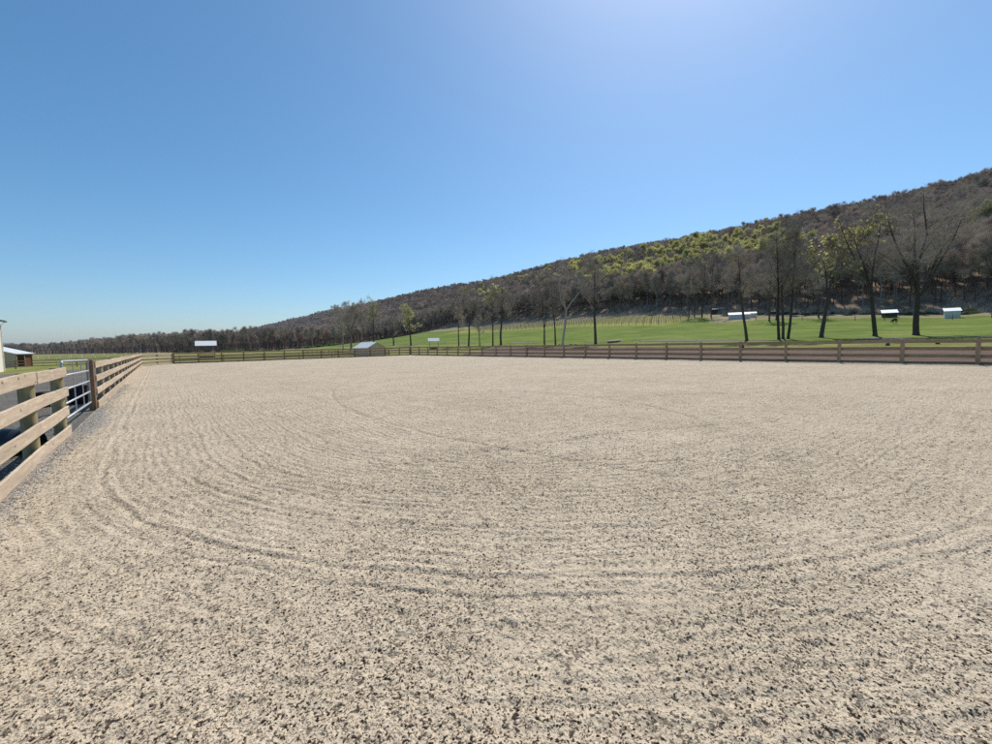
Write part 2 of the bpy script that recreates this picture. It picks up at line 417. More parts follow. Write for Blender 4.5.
# bare soil outside the right fence
sheet('bare_soil', np.linspace(32.4, 88, 70), np.linspace(-70, 112, 130), M['soil'], .03, None,
      lambda x, y: (x < 77 + .1 * y + 1.2 * np.sin(y / 6) + .7 * np.sin(y / 2.1)) & (y < 51 + (x - 33) * 1.1 + 1.5 * np.sin(x / 3)))
sheet('farm_track', np.linspace(99, 103.5, 5), np.linspace(-80, 330, 110), M['gravel'], .05, None,
      lambda x, y: (x > 99) & (vnoise(y / 9, x * .3, 3) > .52))

# ------------------------------------------------------------------ arena sand (real relief)
X0, X1, Y0, Y1 = -1.49, 32.45, -12.0, 64.35
def drag(x, y):
    a = np.maximum(7.23 - x, 0); b = np.maximum(8.04 - y, 0)
    return np.hypot(a, b)
def sand_h(x, y, fine=True):
    r = np.hypot(x, y)
    lod = np.clip(1.3 - r / 26, 0, 1)
    d = drag(x, y)
    w = (vnoise(x * .8, y * .8, 1) - .5) * .10 + (vnoise(x * 3, y * 3, 2) - .5) * .035
    z = .030 * (vnoise(x * .33, y * .33, 3) - .5) + .022 * (vnoise(x * 1.3, y * 1.3, 4) - .5)
    # harrow lines following the rounded corner, and a second pass across the middle
    m1 = sstep((d - .3) / 1.0) * (.35 + .65 * sstep((vnoise(x * .5, y * .5, 5) - .3) / .4))
    z = z + lod * m1 * .006 * np.sin((d + w) * 2 * pi / .13)
    d2 = np.hypot(x - .85, y + 11.97); d3 = np.hypot(x - 24.9, y - 9.12)
    m2 = (1 - sstep((d - .3) / 1.0))
    sel = sstep((vnoise(x * .22, y * .22, 6) - .42) / .16)
    z = z + lod * m2 * .003 * (sel * np.sin((d2 + w) * 2 * pi / .12) + (1 - sel) * np.sin((d3 + w) * 2 * pi / .12))
    # wheel and edge ridges
    def rut(dd, c, wd, dep, sd, ridge=.6):
        br = .3 + .7 * sstep((vnoise(x * .7, y * .7, sd) - .15) / .5)
        e = dd + (vnoise(x * 1.5, y * 1.5, sd + 1) - .5) * .06
        return br * (-dep * np.exp(-((e - c) / wd) ** 2) + ridge * dep * (np.exp(-((e - c - 1.8 * wd) / wd) ** 2) + np.exp(-((e - c + 1.8 * wd) / wd) ** 2)))
    z = z + rut(d, 7.92, .028, .006, 20, 1.3) * np.where(y > 7, .4, 1) + rut(d, 8.12, .028, .003, 23, 1.3) * np.where(y > 7, .4, 1) + rut(d, 6.35, .05, .008, 24) + rut(d, 9.35, .05, .007, 26)
    z = z + rut(d, 7.1, .05, .010, 40) + rut(d, 5.1, .07, .010, 41) + rut(d, 3.4, .07, .008, 42) + rut(d, 9.0, .05, .004, 43) + rut(d, 1.9, .08, .008, 44)
    z = z + rut(d2, 17.45, .09, .016, 28) * (x > 2.5) * (x < 9.5) + rut(d3, 21.15, .08, .014, 30) * (y > 2) * (y < 26)
    z = z + rut(np.hypot(x - 3.6, y - 8.3), 6.4, .08, .020, 32) * (x > 4.5) + rut(np.hypot(x - 12.6, y - 1.3), 2.9, .1, .014, 34) * (y > 1.0) * (x > 11)
    z = z + rut(d2, 15.2, .10, .014, 36) * (x > 3) + rut(d2, 21.8, .14, .018, 38) * (x > 4) + rut(d2, 27, .16, .02, 39)
    # hoof-worn clods and pits
    c1 = vnoise(x * 30, y * 30, 7); c2 = vnoise(x * 58 + 3, y * 58, 8); c3 = vnoise(x * 14, y * 14, 9)
    pit = np.clip((c1 * .6 + c2 * .4) - .60, 0, 1)
    amt = .6 + .8 * vnoise(x * .9, y * .9, 10)
    z = z + lod * amt * (.011 * (c3 - .5) + .012 * (c1 - .5) + .006 * (c2 - .5) - .035 * pit)
    cxh = np.floor(x / .42); cyh = np.floor(y / .42); a_ = _h(cxh.astype(np.int64), cyh.astype(np.int64), 60); b_ = _h(cxh.astype(np.int64), cyh.astype(np.int64), 61); p_ = _h(cxh.astype(np.int64), cyh.astype(np.int64), 62)
    hx_ = x / .42 - cxh - .3 - .4 * a_; hy_ = y / .42 - cyh - .3 - .4 * b_; hr_ = np.hypot(hx_, hy_) * .42
    z = z + (p_ > .80) * lod * (-.012 * np.exp(-(hr_ / .045) ** 4) + .006 * np.exp(-((hr_ - .07) / .02) ** 2))
    # a shallow bank of footing against the rails
    bx = np.minimum(x - X0, X1 - x); z = z + .05 * np.exp(-np.clip(bx, 0, 9) / .35) * (x > 10) + .03 * np.exp(-np.clip(Y1 - y, 0, 9) / .5)
    return z
rr = [.25, .45, .65, .8]
while rr[-1] < 78: rr.append(rr[-1] + min(max(rr[-1] ** 2 / 820, .0085), .085))
rr = np.array(rr)
th = np.radians(np.concatenate([np.arange(-62, 150, .19), np.arange(150, 298, 1.5)]))
TH, RR = np.meshgrid(th, rr, indexing='ij')
sx_, cy_ = np.sin(TH), np.cos(TH)
with np.errstate(divide='ignore'):
    lim = np.minimum(np.where(sx_ > 0, X1 / sx_, X0 / sx_), np.where(cy_ > 0, Y1 / cy_, Y0 / cy_))
# chamfer line through (-1.49,60.3)-(1.23,64.35)
na, nb = 4.05, -2.72; nl = hypot(na, nb); na /= nl; nb /= nl
off = na * -1.49 + nb * 60.3
den = na * sx_ + nb * cy_
lim = np.minimum(lim, np.where(den < -1e-6, off / den, 1e9))
Rc = np.minimum(RR, lim); XX = Rc * sx_; YY = Rc * cy_
ZZ = sand_h(XX, YY)
def gravel_mix(x, y):
    e = x + 1.49
    a = np.clip(1.05 - e / (.22 + .34 * np.exp(-((y - 13.3) / 3.0) ** 2) * 1.6), 0, 1)
    return a * sstep((19 - y) / 4)
nx, ny = XX.shape; idx = np.arange(nx * ny).reshape(nx, ny)
i2 = np.vstack([idx, idx[:1]])
Fq = np.stack([i2[:-1, :-1], i2[:-1, 1:], i2[1:, 1:], i2[1:, :-1]], -1).reshape(-1, 4)
cl = (RR >= lim - 1e-6).ravel(); Fq = Fq[~cl[Fq].all(1)]
V = np.stack([XX, YY, ZZ], -1).reshape(-1, 3)
c0 = len(V); V = np.vstack([V, [[0, 0, 0]]])
Ft = np.stack([i2[:-1, 0], i2[1:, 0], np.full(nx, c0)], -1)[:, ::-1]
# winding up
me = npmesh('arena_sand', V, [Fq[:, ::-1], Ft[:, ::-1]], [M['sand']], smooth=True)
a = me.attributes.new('mixin', 'FLOAT', 'POINT'); a.data.foreach_set('value', gravel_mix(V[:, 0], V[:, 1]).astype(np.float32))
n0 = me.polygons[1000].normal.z
if n0 < 0: me.flip_normals()
setp(link('arena_sand', me), kind='structure')

# crumbs lying on the footing
def crumbs(name, n, smin, smax, mat, label, seed, rmax=15, flat=.6):
    g = np.random.default_rng(seed)
    r = 1.15 * (rmax / 1.15) ** (g.random(n) ** .72); t = np.radians(g.uniform(-30, 118, n))
    x = r * np.sin(t); y = r * np.cos(t)
    k = (x > X0 + .05) & (y > Y0) & (x < X1) & (vnoise(x * 1.2, y * 1.2, 50) + .35 * g.random(n) > .5)
    x, y, r = x[k], y[k], r[k]; n = len(x)
    z = sand_h(x, y)
    s = smin + (smax - smin) * g.random(n) ** 2.5
    base = np.array([[1, 0, 0], [-1, 0, 0], [0, 1, 0], [0, -1, 0], [0, 0, 1], [0, 0, -1]], float)
    Vv = base[None] * (s[:, None, None] * g.uniform(.55, 1.25, (n, 6, 1)))
    Vv[:, :, 2] *= flat
    Vv += g.normal(0, .18, (n, 6, 3)) * s[:, None, None]
    an = g.uniform(0, 2 * pi, n); c, s_ = np.cos(an)[:, None], np.sin(an)[:, None]
    st = g.uniform(.6, 1.5, n)[:, None]
    vx = Vv[:, :, 0] * st; vy = Vv[:, :, 1] / st
    W = np.stack([vx * c - vy * s_ + x[:, None], vx * s_ + vy * c + y[:, None], Vv[:, :, 2] + z[:, None] + .25 * s[:, None]], -1)
    fb = np.array([[0, 2, 4], [2, 1, 4], [1, 3, 4], [3, 0, 4], [2, 0, 5], [1, 2, 5], [3, 1, 5], [0, 3, 5]])
    Ff = (fb[None] + (np.arange(n) * 6)[:, None, None]).reshape(-1, 3)
    o = link(name, npmesh(name, W.reshape(-1, 3), Ff, [mat]))
    setp(o, label, 'footing', kind='stuff'); return o
M['crumb'] = mat_plain('dark_rubber_crumb', (.075, .052, .036), .8, 0, .5, 30)
M['crumb'].node_tree.nodes['Principled BSDF'].inputs['Specular IOR Level'].default_value = .05
M['clod'] = mat_plain('sand_clod', (.62, .49, .34), .95, 0, .18, 30)
crumbs('rubber_crumb', 52000, .004, .010, M['crumb'], 'dark rubber and fibre crumbs strewn through the pale sand', 3)
crumbs('sand_clods', 60000, .004, .012, M['clod'], 'small pale clods lying on the raked sand', 4)

# gravel stones by the left fence and in the yard
def stones():
    g = np.random.default_rng(9); n = 26000
    x = np.where(g.random(n) < .4, -1.45 + np.abs(g.normal(0, .14, n)), -1.7 - g.random(n) ** 1.6 * 6); y = 2 + g.random(n) ** 1.3 * 26
    k = (x < .3); x, y = x[k], y[k]; n = len(x)
    z = np.where(x > X0, sand_h(x, y), hgt(x, y) + .03)
    s = .005 + .014 * g.random(n) ** 3
    base = np.array([[1, 0, 0], [-1, 0, 0], [0, 1, 0], [0, -1, 0], [0, 0, 1], [0, 0, -1]], float)
    Vv = base[None] * (s[:, None, None] * g.uniform(.6, 1.2, (n, 6, 1))); Vv[:, :, 2] *= .7
    W = Vv + np.stack([x, y, z + .2 * s], -1)[:, None]
    fb = np.array([[0, 2, 4], [2, 1, 4], [1, 3, 4], [3, 0, 4], [2, 0, 5], [1, 2, 5], [3, 1, 5], [0, 3, 5]])
    Ff = (fb[None] + (np.arange(n) * 6)[:, None, None]).reshape(-1, 3)
    mi = np.repeat(g.integers(0, 2, n), 8)
    me = npmesh('gravel_stones', W.reshape(-1, 3), Ff, [M['stone'], mat_plain('pale_stone', (.5, .47, .42), .9, 0, .2, 5)], mi)
    setp(link('gravel_stones', me), 'loose grey and pale stones along the foot of the left fence', 'gravel', kind='stuff')
stones()

# ------------------------------------------------------------------ board fences
def board_mesh(L, h=.185, t=.038, seed=0, warp=.012, mat=None):
    g = random.Random(seed); n = 15
    V = []; a1, a2, p1, p2 = g.uniform(-1, 1), g.uniform(-1, 1), g.uniform(0, 6), g.uniform(0, 6)
    for i in range(n):
        u = i / (n - 1); x = u * L
        e = min(u, 1 - u) * 2
        dy = warp * a1 * sin(2 * pi * u + p1) * .5; dz = warp * (a2 * sin(pi * 2 * u + p2)) * (.3 + .7 * e)
        hh = h * (1 + .02 * sin(7 * u + p1)); c = .005
        for yy, zz in ((-t / 2, -hh / 2 + c), (-t / 2 + c, -hh / 2), (t / 2 - c, -hh / 2), (t / 2, -hh / 2 + c), (t / 2, hh / 2 - c), (t / 2 - c, hh / 2), (-t / 2 + c, hh / 2), (-t / 2, hh / 2 - c)):
            V.append((x, yy + dy, zz + dz))
    Fq_ = []
    for i in range(n - 1):
        for k in range(8): Fq_.append((i * 8 + k, (i + 1) * 8 + k, (i + 1) * 8 + (k + 1) % 8, i * 8 + (k + 1) % 8))
    me = bpy.data.meshes.new('board'); me.from_pydata(V, [], Fq_ + [tuple(range(7, -1, -1))[::-1], tuple(range((n - 1) * 8, n * 8))[::-1]])
    bm = bmesh.new(); bm.from_mesh(me); bmesh.ops.recalc_face_normals(bm, faces=bm.faces); bm.to_mesh(me); bm.free()
    me.materials.append(mat); return me
def round_post_mesh(h, r, mat, seed=0):
    g = random.Random(seed); mb = MB(); pts = []; rs = []
    for i in range(7):
        u = i / 6; pts.append((g.uniform(-.004, .004), g.uniform(-.004, .004), -.3 + (h + .3) * u)); rs.append(r * (1.04 - .07 * u))
    pts.append((pts[-1][0], pts[-1][1], h + .012)); rs.append(r * .86)
    mb.tube(pts, rs, 18); return mb.mesh('post', mat, True)
def square_post_mesh(h, w, mat):
    mb = MB(); mb.box((0, 0, h / 2 - .15), (w, w, h + .3)); me = mb.mesh('post', mat, bevel=.006); return me

LEV = [.095, .485, .865, 1.262]
def fence(name, label, pts, side, postmesh, bmat, hb=.185, post_off=None, per=2, lev=LEV, top_inside=False, warp=.012, ext0=.12, ext1=.12, zf=None, group='board fences round the arena', pw=.12):
    """pts: plan points of posts along a straight run, boards on `side` of the posts"""
    p0 = Vector(pts[0] + (0,)); p1 = Vector(pts[-1] + (0,)); d = (p1 - p0).normalized(); ang = atan2(d.y, d.x)
    nrm = Vector((-d.y, d.x, 0)) * side
    z0 = zf(*pts[0]) if zf else 0.0
    root = empty(name, (p0.x, p0.y, z0), ang, label, 'fence', group)
    dist = [(Vector(p + (0,)) - p0).length for p in pts]
    zz = [(zf(*p) if zf else 0.0) - z0 for p in pts]
    for i, s in enumerate(dist):
        o = link('post', postmesh, root, (s, 0, zz[i]), random.uniform(0, 6.28) if postmesh.name.startswith('post') and pw > .14 else 0)
        if pw > .14: o.rotation_euler.x = random.uniform(-.008, .008)
    sd = 1 if side > 0 else -1
    cache = {}
    for li, z in enumerate(lev):
        st = 0 if li % 2 == 0 else (1 if per > 1 else 0)
        i = 0; first = True
        while i < len(dist) - 1:
            j = min(i + (st if first and st else per), len(dist) - 1); first = False
            a_, b_ = dist[i], dist[j]
            if i == 0: a_ -= ext0
            if j == len(dist) - 1: b_ += ext1
            L = b_ - a_ - .006
            key = (round(L, 2), random.randrange(4))
            if key not in cache: cache[key] = board_mesh(L, hb, .038, random.randrange(9999), warp, bmat)
            yo = sd * (pw / 2 + .022)
            if top_inside and li < len(lev) - 1: yo = -yo
            o = link('board', cache[key], root, (a_ + .003, yo, z + zz[i] + random.uniform(-.006, .006)))
            o.rotation_euler.y = -math.atan2(zz[j] - zz[i], dist[j] - dist[i])
            i = j
    return root
rp = round_post_mesh(1.335, .095, M['post_r'], 1)
sp_d = square_post_mesh(1.38, .13, M['post_d'])
FX = -1.61
fence('board_fence', 'near fence of pale new boards on stout round posts in front of the metal gate', [(FX, 11.9 - 2.44 * k) for k in range(8)], 1, rp, M['board'], pw=.18, warp=.028, ext0=.16)
fence('board_fence', 'long pale board fence running from behind the gate to the far left corner', [(FX, 17.2 + 2.394 * k) for k in range(19)], -1, round_post_mesh(1.335, .085, M['post_l'], 3), M['board'], pw=.17, ext0=.02, ext1=.0)
fence('board_fence', 'short pale slanting board fence across the far left corner of the arena', [(-1.61, 60.38), (-.20, 62.46), (1.2, 64.53)], -1, square_post_mesh(1.38, .12, M['post_d']), M['board'], ext0=.02, ext1=.0, per=1, pw=.12)
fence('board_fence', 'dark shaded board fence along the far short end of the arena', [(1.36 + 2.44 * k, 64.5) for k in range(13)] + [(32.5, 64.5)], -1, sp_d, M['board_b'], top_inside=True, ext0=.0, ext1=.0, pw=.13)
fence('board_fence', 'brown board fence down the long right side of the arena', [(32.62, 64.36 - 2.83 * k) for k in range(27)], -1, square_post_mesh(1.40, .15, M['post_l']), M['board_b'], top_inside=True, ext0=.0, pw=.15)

# ------------------------------------------------------------------ metal gate
g = empty('metal_gate', (FX - .02, 12.72, .0), pi / 2, 'galvanised tube gate with five rails hung between the two pale fences', 'gate')
L = 4.24
g.rotation_euler = (0, .010, pi / 2)
mb = MB(); r = .024
zs = [.24, .55, .85, 1.15, 1.46]
arc = [(0, 0, zs[0]), (0, 0, 1.36)] + [(.1 - .1 * cos(a), 0, 1.36 + .1 * sin(a)) for a in np.linspace(.3, pi / 2, 5)] + \
      [(L - .1 + .1 * sin(a), 0, 1.36 + .1 * cos(a)) for a in np.linspace(0, pi / 2 - .3, 5)] + [(L, 0, 1.36), (L, 0, zs[0])]
mb.tube(arc, r, 10); mb.obj('gate_frame', M['galv'], g, smooth=True)
for z in zs[:-1]:
    mb = MB(); mb.tube([(0, 0, z), (L, 0, z)], r * .92, 10); mb.obj('gate_rail', M['galv'], g, smooth=True)
for x in (L * .36, L * .68):
    mb = MB(); mb.box((x, 0, (zs[0] + 1.46) / 2), (.035, .018, 1.22)); mb.obj('gate_brace', M['galv'], g)
for z in (.45, 1.25):
    mb = MB(); mb.tube([(L, 0, z), (L + .09, 0, z)], .02, 8); mb.box((L + .12, 0, z), (.06, .05, .09)); mb.obj('hinge', M['galv'], g)
# gate hanging post, square dark timber with the board ends against it
mb = MB(); mb.box((0, 0, .56), (.14, .14, 1.72)); po = mb.obj('gate_post', M['post_d'], None, (FX + .02, 17.05 - .0, .0), bevel=.01)
setp(po, 'dark square timber post that carries the metal gate', 'post')

# black tubs behind the fence
def tub(loc, r, h, label, tilt=None, grp=None):
    root = empty('rubber_tub', loc, random.uniform(0, 6), label, 'tub', grp)
    mb = MB(); n = 24
    prof = [(r * .78, 0), (r * .84, h * .3), (r * .93, h * .8), (r, h), (r * .95, h), (r * .87, h * .7), (r * .75, .03), (0.01, .03)]
    V = [(q * cos(2 * pi * k / n), q * sin(2 * pi * k / n), z) for q, z in [(0.01, 0)] + prof for k in range(n)]
    m_ = len(prof) + 1
    mb.add(V, [(i * n + k, i * n + (k + 1) % n, (i + 1) * n + (k + 1) % n, (i + 1) * n + k) for i in range(m_ - 1) for k in range(n)])
    mb.obj('bowl', M['black'], root, smooth=True)
    for s in (-1, 1):
        mb = MB(); mb.tube([(s * r * .97, -.1, h * .86), (s * (r + .05), -.07, h * .93), (s * (r + .05), .07, h * .93), (s * r * .97, .1, h * .86)], .012, 6)
        mb.obj('handle', M['black'], root, smooth=True)
    if tilt: root.rotation_euler = tilt
    return root
tub((-2.2, 10.75, .16), .30, .5, 'black rubber tub tipped over on the gravel behind the near fence', (radians(100), radians(8), radians(55)))
tub((-2.2, 19.7, -.08), .30, .62, 'tall black tub nearer the timber gate post', None)
tub((-3.0, 19.3, -.08), .26, .50, 'smaller black tub left of the other one behind the gate', None)

# ------------------------------------------------------------------ trees
class Segs:
    def __init__(s): s.p0 = []; s.p1 = []; s.r0 = []; s.r1 = []
    def add(s, a, b, r0, r1): s.p0.append(a); s.p1.append(b); s.r0.append(r0); s.r1.append(r1)
    def build(s, n):
        p0 = np.array(s.p0); p1 = np.array(s.p1); r0 = np.array(s.r0); r1 = np.array(s.r1)
        t = p1 - p0; t /= np.linalg.norm(t, axis=1)[:, None] + 1e-9
        a = np.where(np.abs(t[:, 2:3]) < .9, np.array([[0, 0, 1.]]), np.array([[1., 0, 0]]))
        u = np.cross(t, a); u /= np.linalg.norm(u, axis=1)[:, None] + 1e-9; w = np.cross(u, t)
        ang = np.arange(n) * 2 * pi / n
        ring = u[:, None] * np.cos(ang)[None, :, None] + w[:, None] * np.sin(ang)[None, :, None]
        A = p0[:, None] + ring * r0[:, None, None]; B = p1[:, None] + ring * r1[:, None, None]
        V = np.concatenate([A, B], 1).reshape(-1, 3)
        m = len(p0); k = np.arange(n); k1 = (k + 1) % n
        f = np.stack([k, k1, k1 + n, k + n], -1)[None] + (np.arange(m) * 2 * n)[:, None, None]
        return V, f.reshape(-1, 4)
def rnd_perp(d, rg, ang):
    while True:
        q = Vector((rg.gauss(0, 1), rg.gauss(0, 1), rg.gauss(0, 1))); q -= d * q.dot(d)
        if q.length > .1: break
    q.normalize(); return (d * cos(ang) + q * sin(ang)).normalized()
def make_tree(H, seed, r=.3, lean=(0, 0), fork=.45, leaders=1, spread=.35, limbs=9, kids=(7, 6, 4), crown_r=.28, leafy=0, first=.35, twr=.02, wig=.10, leaf=.28, tips=None, leafzone=.5, fuzz=3, fz=(.5, 1.2), fw=.009, low=.25):
    """returns trunk mesh, crown mesh (and a leaf mesh).  H height, first = height share of the lowest limb"""
    rg = random.Random(seed); T = Segs(); C = Segs(); tipsL = []
    def branch(p, d, L, r0, lvl, n, up):
        """grow one branch and return its stations"""
        st = [(p.copy(), d.copy(), r0)]; q = p.copy(); dd = d.copy()
        for i in range(n):
            dd = (dd + Vector((rg.gauss(0, wig), rg.gauss(0, wig), rg.gauss(0, wig * .6) + up))).normalized()
            q2 = q + dd * (L / n); ra = r0 * (1 - .82 * i / n); rb = r0 * (1 - .82 * (i + 1) / n)
            S = T if lvl <= 1 else C
            S.add(tuple(q), tuple(q2), ra, rb * 1.0); q = q2; st.append((q.copy(), dd.copy(), rb))
        return st
    def sub(st, lvl, L, r0):
        if lvl > 4: return
        k = kids[lvl - 2]
        for j in range(k):
            f = rg.uniform(.22, 1.0) if lvl < 4 else rg.uniform(.1, 1)
            x = f * (len(st) - 1); i = min(int(x), len(st) - 2); fr = x - i
            p = st[i][0].lerp(st[i + 1][0], fr); d = st[i][1]
            nd = rnd_perp(d, rg, rg.uniform(.45, .95))
            LL = L * (1.05 - .45 * f) * rg.uniform(.7, 1.15); rr_ = max(st[i][2] * .5, twr)
            s2 = branch(p, nd, LL, min(rr_, r0), lvl, 3 if lvl < 4 else 1, .05)
            tipsL.append(s2[-1][0]) if lvl >= 3 else None
            if lvl < 4: sub(s2, lvl + 1, LL * .52, rr_ * .5)
    d0 = Vector((lean[0], lean[1], 1)).normalized()
    # root flare and bole
    T.add((0, 0, -.4), (d0.x * .5, d0.y * .5, .5), r * 1.5, r * 1.12)
    fh = H * fork if leaders > 1 else H * .93
    n0 = max(4, int(fh / 2)); q = Vector((d0.x * .5, d0.y * .5, .5)); dd = d0.copy(); bole = [(q.copy(), dd.copy(), r)]
    for i in range(n0):
        dd = (dd * .75 + d0 * .25 + Vector((rg.gauss(0, wig * .28), rg.gauss(0, wig * .28), 0))).normalized(); q2 = q + dd * ((fh - .5) / n0)
        tp = .25 if leaders > 1 else .85
        ra = r * (1.1 - tp * i / n0); rb = r * (1.1 - tp * (i + 1) / n0)
        T.add(tuple(q), tuple(q2), ra, rb); q = q2; bole.append((q.copy(), dd.copy(), rb))
    stems = []
    if leaders > 1:
        a0 = rg.uniform(0, 6.28)
        for k in range(leaders):
            sp = spread * rg.uniform(.6, 1.25); a = a0 + k * 2 * pi / leaders + rg.uniform(-.4, .4)
            if tips: a, sp = tips[k % len(tips)]
            nd = (dd + Vector((cos(a) * sp, sin(a) * sp, 0))).normalized()
            stems.append(branch(q, nd, (H - fh) * rg.uniform(.85, 1.05), bole[-1][2] * .72, 1, 8, .05))
    else: stems = [bole]
    per = max(2, int(limbs / len(stems)))
    for st in stems:
        for j in range(per):
            f = (first + (1 - first) * (j + rg.random()) / per) if leaders == 1 else rg.uniform(.15, 1)
            x = f * (len(st) - 1) * .999; i = int(x); p = st[i][0].lerp(st[min(i + 1, len(st) - 1)][0], x - i)
            nd = rnd_perp(st[i][1], rg, rg.uniform(.55, 1.05)); nd.z = abs(nd.z) * .7 + low; nd.normalize()
            LL = H * crown_r * (1.15 - .55 * f) * rg.uniform(.7, 1.15); r1 = max(st[i][2] * .38, twr * 1.6)
            s1 = branch(p, nd, LL, r1, 1, 5, .04)
            sub(s1, 2, LL * .55, r1 * .5)
        sub(st[len(st) // 2:], 2, H * crown_r * .5, st[len(st) // 2][2] * .5)
    # fine outer twigs as thin slivers
    g = np.random.default_rng(seed + 5)
    p0 = np.array(C.p0); p1 = np.array(C.p1); rr0 = np.array(C.r0)
    kk_ = rr0 < twr * 2.2; p0, p1 = p0[kk_], p1[kk_]
    p0 = np.repeat(p0, fuzz, 0); p1 = np.repeat(p1, fuzz, 0); m = len(p0); m_f = m
    dd_ = p1 - p0; dd_ /= np.linalg.norm(dd_, axis=1)[:, None] + 1e-9
    a = p0 + (p1 - p0) * g.random((m, 1)); dr_ = dd_ * .9 + g.normal(0, .55, (m, 3)) + np.array([[0, 0, .22]]); dr_ /= np.linalg.norm(dr_, axis=1)[:, None]
    b = a + dr_ * g.uniform(fz[0], fz[1], (m, 1)); sd_ = np.cross(dr_, g.normal(0, 1, (m, 3))); sd_ /= np.linalg.norm(sd_, axis=1)[:, None]
    FV = np.stack([a - sd_ * fw, a + sd_ * fw, b + sd_ * fw * .4, b - sd_ * fw * .4], 1).reshape(-1, 3)
    LV = None
    if leafy:
        g = np.random.default_rng(seed); tp = np.array([tuple(t) for t in tipsL if t.z > H * leafzone])
        if len(tp):
            tp = tp[g.random(len(tp)) < leafy]
            if len(tp) > 0:
                tp = np.repeat(tp, 6, 0) + g.normal(0, .45, (len(tp) * 6, 3)); m = len(tp)
                a = g.normal(0, 1, (m, 3)); a /= np.linalg.norm(a, axis=1)[:, None]; b = np.cross(a, g.normal(0, 1, (m, 3))); b /= np.linalg.norm(b, axis=1)[:, None]
                s = leaf * g.uniform(.5, 1.3, (m, 1))
                LV = (np.stack([tp - a * s, tp + b * s * .6, tp + a * s, tp - b * s * .6], 1).reshape(-1, 3), np.arange(m * 4).reshape(-1, 4))
    c = C.build(3); c = (np.vstack([c[0], FV]), np.vstack([c[1], np.arange(m_f * 4).reshape(-1, 4) + len(c[0])]))
    return T.build(7), c, LV
def tree_meshes(bark, twig, leafmat=None, **k):
    t, c, l = make_tree(**k)
    tm = npmesh('trunk', t[0], t[1], [bark], smooth=True)
    if l is not None:
        V = np.vstack([c[0], l[0]]); Fx = [c[1], l[1] + len(c[0])]; mi = np.concatenate([np.zeros(len(c[1])), np.ones(len(l[1]))])
        cm = npmesh('crown', V, Fx, [twig, leafmat], mi)
    else: cm = npmesh('crown', c[0], c[1], [twig])
    return tm, cm
def put_tree(name, ms, loc, rz, sc, label, group=None):
    root = empty(name, loc, rz, label, 'tree', group); root.scale = (sc, sc, sc)
    a = link('trunk', ms[0], root); b = link('crown', ms[1], root)
    return root, a, b

def hero(px, Z, ytop, ybase, name, label, bark='bark_dark', twig='twig', leaf=None, group=None, hk=None, **k):
    x, y = P(px, Z); Ht = (ybase - ytop) * Z / F
    ms = tree_meshes(M[bark], M[twig], M[leaf] if leaf else None, H=Ht, **k)
    return put_tree(name, ms, (x, y, H1(x, y)), 0, 1, label, group)
S_ = (cos(YAW), -sin(YAW))       # direction that runs to the right for someone looking into the arena
def ln(a, b=0): return (S_[0] * a, S_[1] * a)
RA = atan2(S_[1], S_[0]); LA = RA + pi
hero(916, 80, 196, 336, 'bare_tree', 'great dark spreading bare tree with a forked flaring trunk, rightmost of the tree row', fuzz=2, seed=5, r=0.447, fork=.26, leaders=5, limbs=26, kids=(7, 5, 4), crown_r=0.29, tips=[(LA, .22), (RA, .42), (LA + .7, .5), (RA + .9, .18), (RA - .6, .7)], wig=.09, lean=ln(-.10))
hero(875, 84, 208, 336.5, 'bare_tree', 'tall slim tree with two upright leaders, next left of the great spreading tree', fuzz=2, seed=8, r=0.344, fork=.36, leaders=3, limbs=16, kids=(6, 5, 4), crown_r=0.22, lean=ln(-.07), tips=[(LA, .26), (RA, .12), (RA + 1.5, .12)], leaf='leaf', leafy=0.049, leafzone=.72, wig=.07)
hero(821, 88, 248, 337, 'leafing_tree', 'right leaning tree with yellow green young leaves and one low side limb', fuzz=2, seed=21, r=0.361, fork=.42, leaders=3, limbs=14, kids=(6, 5, 4), crown_r=0.34, lean=ln(.17), tips=[(LA, .25), (RA, .5), (RA + 1.2, .3)], leaf='leaf', leafy=0.049, leafzone=.62)
hero(788, 90, 224, 338, 'bare_tree', 'right trunk of three close dark bare trees, tipped to the right', fuzz=2, seed=31, r=0.258, limbs=18, kids=(6, 5, 4), crown_r=0.26, lean=ln(.12), first=0.37)
hero(783, 91, 238, 338, 'bare_tree', 'middle trunk of three close dark bare trees', fuzz=2, seed=32, r=0.258, limbs=18, kids=(6, 5, 4), crown_r=0.26, first=0.34)
hero(779, 90, 232, 338, 'bare_tree', 'left trunk of three close dark bare trees', fuzz=2, seed=33, r=0.258, limbs=18, kids=(6, 5, 4), crown_r=0.29, first=0.34, lean=ln(-.08))
hero(747, 92, 250, 340, 'bare_tree', 'lone bare tree leaning left with its trunk crossing the long white shed', fuzz=2, seed=41, r=0.284, limbs=16, kids=(7, 5, 5), crown_r=0.27, lean=ln(-.12), first=0.41)
hero(596, 115, 262, 343.5, 'bare_tree', 'straight dark bare tree alone in front of the vineyard', fuzz=2, seed=51, r=0.344, limbs=16, kids=(7, 5, 5), crown_r=0.34, first=0.39)
hero(563, 125, 268, 343, 'sycamore_tree', 'pale limbed crooked tree leaning right, beside thin dark trunks', bark='bark_pale', twig='twig_p', fuzz=2, seed=61, r=0.310, fork=.45, leaders=3, limbs=8, kids=(4, 3, 3), crown_r=0.36, lean=ln(.16), tips=[(LA, .55), (RA, .5), (LA + .5, .2)], wig=.16)
hero(556, 125, 284, 343.5, 'bare_tree', 'thin dark bare tree just left of the pale crooked one', fuzz=2, seed=62, r=0.224, limbs=12, kids=(6, 5, 4), crown_r=0.33, first=0.37, lean=ln(-.04))
